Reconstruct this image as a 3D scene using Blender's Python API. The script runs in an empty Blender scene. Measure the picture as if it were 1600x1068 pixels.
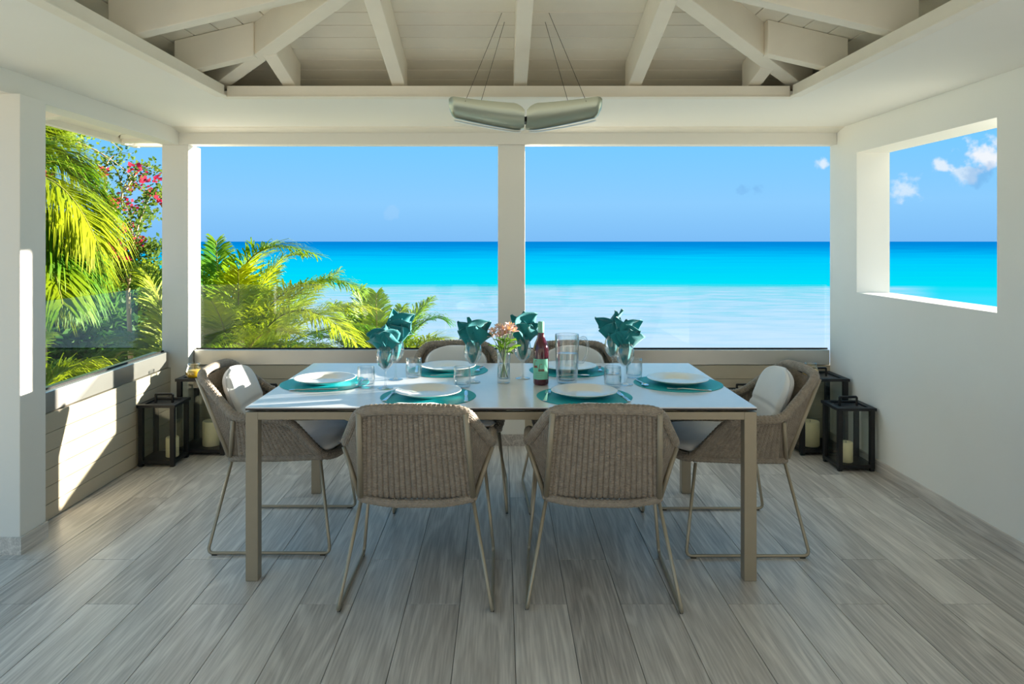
import bpy, bmesh, math, random
from mathutils import Vector, Matrix
random.seed(7)
PI = math.pi
SC = bpy.context.scene
COL = SC.collection
F, H, CX, CY = 1150.0, 1.42, 783.0, 377.0      # focal length (px), eye height, vanishing point in the 1600x1068 frame

# ------------------------------------------------------------------ camera
cam_d = bpy.data.cameras.new('camera')
cam = bpy.data.objects.new('camera', cam_d)
COL.objects.link(cam)
cam.location = (0, 0, H)
cam.rotation_euler = (PI / 2, 0, 0)
cam_d.sensor_fit = 'HORIZONTAL'
cam_d.sensor_width = 36
cam_d.lens = 36 * F / 1600
cam_d.shift_x = (800 - CX) / 1600
cam_d.shift_y = -(534 - CY) / 1600
cam_d.clip_start = 0.05
cam_d.clip_end = 100000
SC.camera = cam

# ------------------------------------------------------------------ colour management
SC.view_settings.view_transform = 'Standard'
SC.view_settings.look = 'None'
SC.view_settings.exposure = 0.85
SC.view_settings.gamma = 1.0
SC.view_settings.use_curve_mapping = False
SC.cycles.use_denoising = True
SC.cycles.max_bounces = 14
SC.cycles.diffuse_bounces = 8
SC.cycles.glossy_bounces = 6
SC.cycles.transmission_bounces = 10
SC.cycles.transparent_max_bounces = 24
SC.cycles.caustics_reflective = False
SC.cycles.caustics_refractive = False
SC.cycles.sample_clamp_indirect = 4.0


def srgb(r, g, b):
    def c(v):
        v /= 255.0
        return v / 12.92 if v <= 0.04045 else ((v + 0.055) / 1.055) ** 2.4
    return (c(r), c(g), c(b), 1.0)


# ------------------------------------------------------------------ sky
SKY_STRENGTH = 0.56
world = bpy.data.worlds.new('sky')
SC.world = world
world.use_nodes = True
wn, wl = world.node_tree.nodes, world.node_tree.links
wn.clear()
w_out = wn.new('ShaderNodeOutputWorld')
w_bg = wn.new('ShaderNodeBackground')
w_bg.inputs['Strength'].default_value = SKY_STRENGTH
w_tc = wn.new('ShaderNodeTexCoord')
w_sep = wn.new('ShaderNodeSeparateXYZ')
wl.new(w_tc.outputs['Generated'], w_sep.inputs[0])
w_ramp = wn.new('ShaderNodeValToRGB')
wl.new(w_sep.outputs['Z'], w_ramp.inputs['Fac'])
w_ramp.color_ramp.elements[0].position = 0.0
w_ramp.color_ramp.elements[0].color = srgb(126, 190, 246)
e = w_ramp.color_ramp.elements.new(0.05)
e.color = srgb(141, 205, 254)
e = w_ramp.color_ramp.elements.new(0.14)
e.color = srgb(116, 202, 255)
w_ramp.color_ramp.elements[-1].position = 1.0
w_ramp.color_ramp.elements[-1].color = srgb(120, 200, 255)
w_noise = wn.new('ShaderNodeTexNoise')
w_noise.inputs['Scale'].default_value = 46
w_noise.inputs['Detail'].default_value = 6
wl.new(w_tc.outputs['Generated'], w_noise.inputs['Vector'])
last = w_ramp.outputs['Color']
for (px, py, rad, amt, colr) in [(1530, 237, 26, .9, (250, 250, 252)), (1506, 274, 17, .75, (225, 238, 250)), (1528, 276, 20, .45, (110, 170, 225)),
                                 (1475, 260, 13, .8, (240, 246, 252)), (1415, 292, 21, .75, (225, 240, 252)), (1286, 252, 12, .8, (235, 244, 252)),
                                 (1180, 295, 15, .3, (110, 165, 225)), (1160, 298, 12, .25, (110, 165, 225)), (612, 333, 14, .25, (175, 215, 250))]:
    d = Vector(((px - CX) / F, 1, (CY - py) / F)).normalized()
    sc_v = wn.new('ShaderNodeVectorMath'); sc_v.operation = 'SUBTRACT'
    sc_v.inputs[1].default_value = d
    wl.new(w_tc.outputs['Generated'], sc_v.inputs[0])
    sq = wn.new('ShaderNodeVectorMath'); sq.operation = 'MULTIPLY'; sq.inputs[1].default_value = (1, 1, 1.25)
    wl.new(sc_v.outputs[0], sq.inputs[0])
    ln = wn.new('ShaderNodeVectorMath'); ln.operation = 'LENGTH'
    wl.new(sq.outputs[0], ln.inputs[0])
    mr = wn.new('ShaderNodeMapRange'); mr.clamp = True
    mr.inputs['From Min'].default_value = rad * 1.5 / F
    mr.inputs['From Max'].default_value = 0.0
    mr.inputs['To Min'].default_value = 0; mr.inputs['To Max'].default_value = 1.0
    wl.new(ln.outputs['Value'], mr.inputs['Value'])
    ad = wn.new('ShaderNodeMath'); ad.operation = 'ADD'
    wl.new(mr.outputs[0], ad.inputs[0])
    nz = wn.new('ShaderNodeMath'); nz.operation = 'MULTIPLY_ADD'; nz.inputs[1].default_value = 2.6; nz.inputs[2].default_value = -.8
    wl.new(w_noise.outputs['Fac'], nz.inputs[0])
    wl.new(nz.outputs[0], ad.inputs[1])
    m2 = wn.new('ShaderNodeMapRange'); m2.clamp = True; m2.interpolation_type = 'SMOOTHSTEP'
    m2.inputs['From Min'].default_value = 0.80; m2.inputs['From Max'].default_value = 1.30
    m2.inputs['To Max'].default_value = amt
    wl.new(ad.outputs[0], m2.inputs['Value'])
    gt = wn.new('ShaderNodeMath'); gt.operation = 'GREATER_THAN'; gt.inputs[1].default_value = 0.001
    wl.new(mr.outputs[0], gt.inputs[0])
    mu = wn.new('ShaderNodeMath'); mu.operation = 'MULTIPLY'
    wl.new(m2.outputs[0], mu.inputs[0]); wl.new(gt.outputs[0], mu.inputs[1])
    mx = wn.new('ShaderNodeMixRGB')
    mx.inputs['Color2'].default_value = srgb(*colr)
    wl.new(mu.outputs[0], mx.inputs['Fac']); wl.new(last, mx.inputs['Color1'])
    last = mx.outputs['Color']
wl.new(last, w_bg.inputs['Color'])
wl.new(w_bg.outputs[0], w_out.inputs['Surface'])

# ------------------------------------------------------------------ sun (low, from the right, slightly behind the back wall)
sun_d = bpy.data.lights.new('sun', 'SUN')
sun_d.energy = 15.0
sun_d.angle = math.radians(0.53)
sun_d.color = (1.0, 0.92, 0.79)
sun = bpy.data.objects.new('sun', sun_d)
COL.objects.link(sun)
sun.rotation_euler = Vector((-1, -.297, -.135)).to_track_quat('-Z', 'Y').to_euler()
sun.location = (12, 8, 8)


# ------------------------------------------------------------------ helpers
def at(px, py, Y):
    """world point that the photograph shows at (px, py) when it stands Y metres away"""
    return Vector(((px - CX) * Y / F, Y, H - (py - CY) * Y / F))


class MB:
    def __init__(self):
        self.v, self.f, self.uv = [], [], []

    def add(self, vs, fs, uvs=None):
        o = len(self.v)
        self.v += [tuple(x) for x in vs]
        for i, f in enumerate(fs):
            self.f.append(tuple(o + k for k in f))
            self.uv.append(uvs[i] if uvs else None)
        return self

    def box(self, x0, x1, y0, y1, z0, z1):
        vs = [(x0, y0, z0), (x1, y0, z0), (x1, y1, z0), (x0, y1, z0), (x0, y0, z1), (x1, y0, z1), (x1, y1, z1), (x0, y1, z1)]
        return self.add(vs, [(0, 3, 2, 1), (4, 5, 6, 7), (0, 1, 5, 4), (1, 2, 6, 5), (2, 3, 7, 6), (3, 0, 4, 7)])

    def prism(self, bottom, top):
        n = len(bottom)
        fs = [tuple(reversed(range(n))), tuple(range(n, 2 * n))]
        fs += [(i, (i + 1) % n, n + (i + 1) % n, n + i) for i in range(n)]
        return self.add(list(bottom) + list(top), fs)

    def beam(self, p0, p1, w, h, plumb=True):
        """rectangular timber: p0-p1 is the middle of its underside"""
        p0, p1 = Vector(p0), Vector(p1)
        d = (p1 - p0).normalized()
        s = d.cross(Vector((0, 0, 1))).normalized() * (w / 2)
        u = Vector((0, 0, h)) if plumb else s.cross(d).normalized() * h
        return self.prism([p0 - s, p0 + s, p1 + s, p1 - s], [p0 - s + u, p0 + s + u, p1 + s + u, p1 - s + u])

    def tube(self, pts, r, n=8, closed=False, rmod=None, flat=1.0):
        pts = [Vector(p) for p in pts]
        m = len(pts)
        tang = []
        for i in range(m):
            a = pts[(i - 1) % m] if (closed or i) else pts[0]
            b = pts[(i + 1) % m] if (closed or i < m - 1) else pts[-1]
            t = b - a
            tang.append(t.normalized() if t.length > 1e-9 else Vector((0, 0, 1)))
        nrm = tang[0].orthogonal().normalized()
        if abs(tang[0].z) < .9:
            nrm = (Vector((0, 0, 1)) - tang[0] * tang[0].z).normalized()
        vs, L, ls = [], 0, []
        for i in range(m):
            if i:
                L += (pts[i] - pts[i - 1]).length
                nrm = (nrm - tang[i] * nrm.dot(tang[i])).normalized()
            ls.append(L)
            bi = tang[i].cross(nrm)
            rr = r[i] if isinstance(r, (list, tuple)) else r
            if rmod:
                rr *= rmod(L)
            for k in range(n):
                a = 2 * PI * k / n
                vs.append(pts[i] + nrm * (math.cos(a) * rr) + bi * (math.sin(a) * rr * flat))
        fs, us = [], []
        r0 = r[0] if isinstance(r, (list, tuple)) else r
        cir = 2 * PI * r0 / n
        rng = m if closed else m - 1
        for i in range(rng):
            j = (i + 1) % m
            l0, l1 = ls[i], (ls[j] if j else ls[i] + .004)
            for k in range(n):
                k2 = (k + 1) % n
                fs.append((i * n + k, i * n + k2, j * n + k2, j * n + k))
                us.append(((l0, k * cir), (l0, (k + 1) * cir), (l1, (k + 1) * cir), (l1, k * cir)))
        if not closed:
            fs.append(tuple(reversed(range(n)))); us.append(None)
            fs.append(tuple((m - 1) * n + k for k in range(n))); us.append(None)
        return self.add(vs, fs, us)

    def lathe(self, prof, n=32, c=(0, 0, 0)):
        vs, fs = [], []
        m = len(prof)
        for (r, z) in prof:
            for k in range(n):
                a = 2 * PI * k / n
                vs.append((c[0] + r * math.cos(a), c[1] + r * math.sin(a), c[2] + z))
        for i in range(m - 1):
            for k in range(n):
                k2 = (k + 1) % n
                fs.append((i * n + k, i * n + k2, (i + 1) * n + k2, (i + 1) * n + k))
        if prof[0][0] > 1e-6:
            fs.append(tuple(reversed(range(n))))
        if prof[-1][0] > 1e-6:
            fs.append(tuple((m - 1) * n + k for k in range(n)))
        return self.add(vs, fs)

    def grid(self, fn, nu, nv, uvscale=(1, 1), closed_u=False):
        vs = [fn(i / nu, j / nv) for j in range(nv + 1) for i in range(nu + 1)]
        fs, us = [], []
        for j in range(nv):
            for i in range(nu):
                a = j * (nu + 1) + i
                fs.append((a, a + 1, a + nu + 2, a + nu + 1))
                us.append(((i / nu * uvscale[0], j / nv * uvscale[1]), ((i + 1) / nu * uvscale[0], j / nv * uvscale[1]),
                           ((i + 1) / nu * uvscale[0], (j + 1) / nv * uvscale[1]), (i / nu * uvscale[0], (j + 1) / nv * uvscale[1])))
        return self.add(vs, fs, us)

    def mesh(self, name, mat, smooth=False, bevel=0.0, weld=False):
        me = bpy.data.meshes.new(name)
        me.from_pydata(self.v, [], self.f)
        if any(u for u in self.uv):
            lay = me.uv_layers.new(name='UVMap')
            k = 0
            for i, f in enumerate(self.f):
                u = self.uv[i]
                for q in range(len(f)):
                    lay.data[k].uv = u[q] if u else (0, 0)
                    k += 1
        if bevel or weld:
            bm = bmesh.new(); bm.from_mesh(me)
            if weld:
                bmesh.ops.remove_doubles(bm, verts=bm.verts, dist=1e-5)
            if bevel:
                ed = [e for e in bm.edges if len(e.link_faces) == 2 and e.calc_face_angle(0) > .5]
                bmesh.ops.bevel(bm, geom=ed, offset=bevel, segments=2, profile=.6, affect='EDGES', clamp_overlap=True)
            bm.to_mesh(me); bm.free()
        me.materials.append(M[mat] if isinstance(mat, str) else mat)
        if smooth:
            me.polygons.foreach_set('use_smooth', [True] * len(me.polygons))
        me.update()
        return me

    def build(self, name, mat, parent=None, smooth=False, bevel=0.0, loc=None, weld=False, kind=None):
        o = bpy.data.objects.new(name, self.mesh(name, mat, smooth, bevel, weld))
        COL.objects.link(o)
        if parent:
            o.parent = parent
        if loc is not None:
            o.location = loc
        if kind:
            o['kind'] = kind
        return o


def empty(name, loc=(0, 0, 0), rz=0.0):
    o = bpy.data.objects.new(name, None)
    o.empty_display_size = .1
    COL.objects.link(o)
    o.location = loc
    o.rotation_euler = (0, 0, rz)
    return o


def tag(o, label, cat, group=None, kind=None):
    o['label'] = label
    o['category'] = cat
    if group:
        o['group'] = group
    if kind:
        o['kind'] = kind
    return o


def dup(root, loc, rz, label, scale=None):
    """copy of a thing with its parts and sub-parts"""
    r = root.copy(); COL.objects.link(r)
    r.location = loc; r.rotation_euler = (0, 0, rz); r['label'] = label
    if scale:
        r.scale = scale
    for ch in list(root.children):
        c = ch.copy(); COL.objects.link(c); c.parent = r
        for g in list(ch.children):
            d = g.copy(); COL.objects.link(d); d.parent = c
    return r


def bez(p0, pm, p2, n):
    """points of the parabola through p0, pm (half way) and p2"""
    p0, pm, p2 = Vector(p0), Vector(pm), Vector(p2)
    p1 = pm * 2 - (p0 + p2) * .5
    return [p0 * (1 - t) ** 2 + p1 * 2 * t * (1 - t) + p2 * t * t for t in [i / n for i in range(n + 1)]]


def rounded(pts, rad, closed=False, seg=6):
    """polyline with rounded corners"""
    pts = [Vector(p) for p in pts]
    n = len(pts)
    out = []
    for i in range(n):
        if not closed and i in (0, n - 1):
            out.append(pts[i]); continue
        a, b, c = pts[(i - 1) % n], pts[i], pts[(i + 1) % n]
        r = rad[i] if isinstance(rad, (list, tuple)) else rad
        r = min(r, (a - b).length * .48, (c - b).length * .48)
        q0, q1 = b + (a - b).normalized() * r, b + (c - b).normalized() * r
        for k in range(seg + 1):
            t = k / seg
            out.append(q0 * (1 - t) ** 2 + b * 2 * t * (1 - t) + q1 * t * t)
    return out


def resample(pts, step, closed=False):
    pts = [Vector(p) for p in pts]
    if closed:
        pts = pts + [pts[0]]
    ls = [0]
    for i in range(1, len(pts)):
        ls.append(ls[-1] + (pts[i] - pts[i - 1]).length)
    n = max(2, round(ls[-1] / step))
    out, j = [], 0
    for i in range(n + (0 if closed else 1)):
        d = ls[-1] * i / n
        while j < len(ls) - 2 and ls[j + 1] < d:
            j += 1
        t = (d - ls[j]) / max(1e-9, ls[j + 1] - ls[j])
        out.append(pts[j].lerp(pts[j + 1], min(1, max(0, t))))
    return out


# ------------------------------------------------------------------ materials
M = {}


def mat(name, col, rough=.6, metal=0.0, spec=.5, noise=None, bump=None, trans=0.0, ior=1.45, coat=0.0, sheen=0.0, rand=0.0):
    """principled material; noise=(scale, amount), bump=(scale, strength), rand = brightness change per object"""
    m = bpy.data.materials.new(name); m.use_nodes = True
    nt = m.node_tree; nd, lk = nt.nodes, nt.links
    b = nd['Principled BSDF']
    b.inputs['Base Color'].default_value = col
    b.inputs['Roughness'].default_value = rough
    b.inputs['Metallic'].default_value = metal
    b.inputs['Specular IOR Level'].default_value = spec
    b.inputs['IOR'].default_value = ior
    b.inputs['Transmission Weight'].default_value = trans
    b.inputs['Coat Weight'].default_value = coat
    b.inputs['Sheen Weight'].default_value = sheen
    tc = nd.new('ShaderNodeTexCoord')
    last = None
    if noise or rand:
        mul = nd.new('ShaderNodeMixRGB'); mul.blend_type = 'MULTIPLY'; mul.inputs['Fac'].default_value = 1
        mul.inputs['Color1'].default_value = col
        val = None
        if noise:
            n = nd.new('ShaderNodeTexNoise'); n.inputs['Scale'].default_value = noise[0]; n.inputs['Detail'].default_value = 5
            lk.new(tc.outputs['Object'], n.inputs['Vector'])
            r = nd.new('ShaderNodeMapRange')
            r.inputs['From Min'].default_value = .3; r.inputs['From Max'].default_value = .7
            r.inputs['To Min'].default_value = 1 - noise[1]; r.inputs['To Max'].default_value = 1 + noise[1]
            lk.new(n.outputs['Fac'], r.inputs['Value']); val = r.outputs[0]
        if rand:
            oi = nd.new('ShaderNodeObjectInfo')
            r2 = nd.new('ShaderNodeMapRange'); r2.inputs['To Min'].default_value = 1 - rand; r2.inputs['To Max'].default_value = 1 + rand
            lk.new(oi.outputs['Random'], r2.inputs['Value'])
            if val:
                mm = nd.new('ShaderNodeMath'); mm.operation = 'MULTIPLY'
                lk.new(val, mm.inputs[0]); lk.new(r2.outputs[0], mm.inputs[1]); val = mm.outputs[0]
            else:
                val = r2.outputs[0]
        lk.new(val, mul.inputs['Color2'])
        lk.new(mul.outputs[0], b.inputs['Base Color'])
    if bump:
        n = nd.new('ShaderNodeTexNoise'); n.inputs['Scale'].default_value = bump[0]; n.inputs['Detail'].default_value = 4
        lk.new(tc.outputs['Object'], n.inputs['Vector'])
        bp = nd.new('ShaderNodeBump'); bp.inputs['Strength'].default_value = bump[1]; bp.inputs['Distance'].default_value = .002
        lk.new(n.outputs['Fac'], bp.inputs['Height']); lk.new(bp.outputs[0], b.inputs['Normal'])
    M[name] = m
    return m


def math_node(nd, lk, op, a, b=None):
    n = nd.new('ShaderNodeMath'); n.operation = op
    for i, x in enumerate((a, b)):
        if x is None:
            continue
        if isinstance(x, (int, float)):
            n.inputs[i].default_value = x
        else:
            lk.new(x, n.inputs[i])
    return n.outputs[0]


mat('plaster', srgb(240, 239, 234), .75, noise=(1.3, .02), bump=(90, .12))
mat('plaster_ceiling', srgb(243, 241, 235), .7, noise=(1.1, .02), bump=(70, .08))
mat('column_paint', srgb(233, 230, 223), .6, bump=(80, .06))
mat('roof_paint', srgb(240, 234, 222), .55, noise=(6, .03), bump=(60, .1), rand=.03)
mat('board_paint', srgb(242, 237, 225), .55, noise=(5, .03), bump=(50, .1), rand=.035)
mat('siding_paint', srgb(188, 176, 154), .5, noise=(4, .02), bump=(70, .06), rand=.02)
mat('void', srgb(120, 112, 102), .9)
mat('steel', srgb(206, 203, 197), .36, metal=1.0, noise=(3, .04))
mat('frame_metal', srgb(160, 149, 130), .42, metal=.25, noise=(30, .02))
mat('rod_metal', srgb(165, 155, 136), .38, metal=.45)
mat('black_metal', srgb(34, 34, 36), .45, metal=.2, noise=(40, .1))
mat('black_panel', srgb(40, 40, 43), .3, noise=(30, .1))
mat('rubber', srgb(20, 20, 20), .7)
mat('tabletop', srgb(244, 242, 244), .22, spec=.6, coat=.25, noise=(25, .015))
mat('table_edge', srgb(60, 52, 48), .5)
mat('cushion', srgb(232, 232, 234), .85, noise=(9, .02), bump=(260, .25), sheen=.2)
mat('piping', srgb(205, 205, 208), .8)
mat('napkin', srgb(0, 124, 132), .75, noise=(60, .06), bump=(500, .3), sheen=.3)
mat('porcelain', srgb(246, 244, 238), .18, spec=.5, coat=.4)
mat('silver', srgb(225, 225, 228), .14, metal=1.0)
mat('candle_wax', srgb(246, 232, 190), .5, noise=(20, .03))
mat('wick', srgb(40, 32, 26), .9)
mat('orange_wax', srgb(255, 200, 16), .35, noise=(15, .03))
mat('wine', srgb(72, 10, 30), .08, spec=.6, coat=.6)
mat('mint_label', srgb(126, 205, 180), .6)
mat('mint_foil', srgb(120, 190, 165), .4, metal=.2)
mat('label_ink', srgb(150, 40, 40), .7)
mat('stem_green', srgb(70, 110, 40), .5, rand=.15)
mat('petal_pink', srgb(228, 200, 202), .5, noise=(120, .15), rand=.12)
mat('petal_yellow', srgb(240, 190, 80), .5)
mat('lamp_metal', srgb(176, 182, 166), .3, metal=.75, noise=(3, .03))
mat('lamp_white', srgb(238, 238, 234), .4)
mat('wire', srgb(90, 85, 76), .4, metal=.8)
mat('bark', srgb(122, 104, 84), .9, noise=(8, .25), bump=(14, .9))
mat('cane', srgb(176, 150, 120), .8, noise=(9, .15))
mat('sand', srgb(228, 214, 182), .9, noise=(.6, .06))
mat('bounce_render', srgb(160, 152, 138), .8)
mat('bounce_stone', srgb(224, 214, 196), .7, noise=(2, .05))


def leaf_mat(name, c1, c2, scale=2.0, translucent=.35, rough=.5):
    m = bpy.data.materials.new(name); m.use_nodes = True
    nd, lk = m.node_tree.nodes, m.node_tree.links
    b = nd['Principled BSDF']; out = nd['Material Output']
    b.inputs['Roughness'].default_value = rough
    b.inputs['Specular IOR Level'].default_value = .3
    tc = nd.new('ShaderNodeTexCoord')
    n = nd.new('ShaderNodeTexNoise'); n.inputs['Scale'].default_value = scale; n.inputs['Detail'].default_value = 3
    lk.new(tc.outputs['Object'], n.inputs['Vector'])
    oi = nd.new('ShaderNodeObjectInfo')
    a = math_node(nd, lk, 'MULTIPLY', oi.outputs['Random'], .5)
    s = math_node(nd, lk, 'ADD', n.outputs['Fac'], a)
    r = nd.new('ShaderNodeValToRGB')
    r.color_ramp.elements[0].position = .38; r.color_ramp.elements[0].color = c1
    r.color_ramp.elements[1].position = .98; r.color_ramp.elements[1].color = c2
    lk.new(s, r.inputs['Fac'])
    lk.new(r.outputs[0], b.inputs['Base Color'])
    t = nd.new('ShaderNodeBsdfTranslucent'); lk.new(r.outputs[0], t.inputs['Color'])
    mx = nd.new('ShaderNodeMixShader'); mx.inputs[0].default_value = translucent
    lk.new(b.outputs[0], mx.inputs[1]); lk.new(t.outputs[0], mx.inputs[2]); lk.new(mx.outputs[0], out.inputs['Surface'])
    M[name] = m


leaf_mat('palm_leaf', srgb(66, 134, 8), srgb(180, 186, 16), 1.6, .4)
leaf_mat('palm_leaf_near', srgb(58, 116, 6), srgb(150, 160, 12), 2.2, .45)
leaf_mat('palm_rib', srgb(104, 116, 34), srgb(150, 144, 60), 2, .1)
leaf_mat('shrub_leaf', srgb(30, 74, 18), srgb(88, 126, 34), 3, .35)
leaf_mat('vine_leaf', srgb(38, 84, 20), srgb(124, 142, 40), 5, .35)
leaf_mat('bract', srgb(160, 20, 62), srgb(196, 52, 74), 4, .4)
leaf_mat('bouquet_leaf', srgb(60, 120, 30), srgb(160, 205, 50), 14, .3)


def glass_pane(name, tint, refl_rough=0.0, ior=1.5, haze=0.0):
    """flat architectural glass: mirror reflection by Fresnel, straight view through, a thin salt film"""
    m = bpy.data.materials.new(name); m.use_nodes = True
    nd, lk = m.node_tree.nodes, m.node_tree.links
    nd.remove(nd['Principled BSDF']); out = nd['Material Output']
    tr = nd.new('ShaderNodeBsdfTransparent'); tr.inputs['Color'].default_value = tint
    gl = nd.new('ShaderNodeBsdfGlossy'); gl.inputs['Roughness'].default_value = refl_rough
    lw = nd.new('ShaderNodeLayerWeight'); lw.inputs['Blend'].default_value = .5
    f0 = ((ior - 1) / (ior + 1)) ** 2
    fres = math_node(nd, lk, 'ADD', math_node(nd, lk, 'MULTIPLY', math_node(nd, lk, 'POWER', lw.outputs['Facing'], 5.0), 1 - f0), f0)
    mx = nd.new('ShaderNodeMixShader')
    lk.new(fres, mx.inputs[0]); lk.new(tr.outputs[0], mx.inputs[1]); lk.new(gl.outputs[0], mx.inputs[2])
    last = mx.outputs[0]
    if haze:
        df = nd.new('ShaderNodeBsdfTranslucent'); df.inputs['Color'].default_value = (.9, .93, .95, 1)
        m2 = nd.new('ShaderNodeMixShader'); m2.inputs[0].default_value = haze
        lk.new(last, m2.inputs[1]); lk.new(df.outputs[0], m2.inputs[2]); last = m2.outputs[0]
    lk.new(last, out.inputs['Surface'])
    M[name] = m


glass_pane('balustrade_glass', (.96, .99, .975, 1), 0, 1.36, .003)
glass_pane('lantern_glass', (.96, .98, .97, 1), 0, 1.45)


def drink_glass(name, col, edge, power=2.0, f0=.07):
    """thin clear glass: see-through face on, bright reflections and a cooler tint along its edges"""
    m = bpy.data.materials.new(name); m.use_nodes = True
    nd, lk = m.node_tree.nodes, m.node_tree.links
    nd.remove(nd['Principled BSDF']); out = nd['Material Output']
    lw = nd.new('ShaderNodeLayerWeight'); lw.inputs['Blend'].default_value = .5
    pw = math_node(nd, lk, 'POWER', lw.outputs['Facing'], power)
    tint = nd.new('ShaderNodeMixRGB'); tint.inputs['Color1'].default_value = col; tint.inputs['Color2'].default_value = edge
    lk.new(pw, tint.inputs['Fac'])
    tr = nd.new('ShaderNodeBsdfTransparent'); lk.new(tint.outputs[0], tr.inputs['Color'])
    gl = nd.new('ShaderNodeBsdfGlossy'); gl.inputs['Roughness'].default_value = .02
    fres = math_node(nd, lk, 'ADD', math_node(nd, lk, 'MULTIPLY', pw, .93 - f0), f0)
    mx = nd.new('ShaderNodeMixShader')
    lk.new(fres, mx.inputs[0]); lk.new(tr.outputs[0], mx.inputs[1]); lk.new(gl.outputs[0], mx.inputs[2])
    lk.new(mx.outputs[0], out.inputs['Surface'])
    M[name] = m


drink_glass('clear_glass', (.985, .99, .99, 1), (.80, .86, .88, 1))
drink_glass('thick_glass', (.93, .95, .96, 1), (.62, .70, .74, 1), 1.5, .12)
drink_glass('water', (.95, .975, .985, 1), (.72, .82, .86, 1), 2.0, .06)


def wicker_mat(name, col):
    m = mat(name, col, .6, noise=(45, .16))
    nd, lk = m.node_tree.nodes, m.node_tree.links
    b = nd['Principled BSDF']
    uv = nd.new('ShaderNodeUVMap'); uv.uv_map = 'UVMap'
    sp = nd.new('ShaderNodeSeparateXYZ'); lk.new(uv.outputs[0], sp.inputs[0])
    # strands: half-round profiles along the run, every other row shifted half a strand
    row = math_node(nd, lk, 'FLOOR', math_node(nd, lk, 'DIVIDE', sp.outputs['Y'], .0075))
    sh = math_node(nd, lk, 'MULTIPLY', math_node(nd, lk, 'MODULO', row, 2.0), .5)
    ph = math_node(nd, lk, 'ADD', math_node(nd, lk, 'DIVIDE', sp.outputs['X'], .015), sh)
    a = math_node(nd, lk, 'ABSOLUTE', math_node(nd, lk, 'SINE', math_node(nd, lk, 'MULTIPLY', ph, PI)))
    c = math_node(nd, lk, 'ABSOLUTE', math_node(nd, lk, 'SINE', math_node(nd, lk, 'MULTIPLY', sp.outputs['Y'], PI / .0075)))
    h = math_node(nd, lk, 'MULTIPLY', math_node(nd, lk, 'POWER', a, .5), math_node(nd, lk, 'POWER', c, .5))
    bp = nd.new('ShaderNodeBump'); bp.inputs['Strength'].default_value = .9; bp.inputs['Distance'].default_value = .003
    lk.new(h, bp.inputs['Height']); lk.new(bp.outputs[0], b.inputs['Normal'])
    return m


wicker_mat('wicker', srgb(158, 146, 133))


def weave_mat(name, col):
    """round woven placemat: fine concentric braid"""
    m = mat(name, col, .45, noise=(150, .08))
    nd, lk = m.node_tree.nodes, m.node_tree.links
    b = nd['Principled BSDF']
    tc = nd.new('ShaderNodeTexCoord')
    ck = nd.new('ShaderNodeTexChecker'); ck.inputs['Scale'].default_value = 190
    lk.new(tc.outputs['Object'], ck.inputs['Vector'])
    bp = nd.new('ShaderNodeBump'); bp.inputs['Strength'].default_value = .5; bp.inputs['Distance'].default_value = .0015
    lk.new(ck.outputs['Fac'], bp.inputs['Height']); lk.new(bp.outputs[0], b.inputs['Normal'])


weave_mat('placemat', srgb(0, 170, 180))


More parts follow.
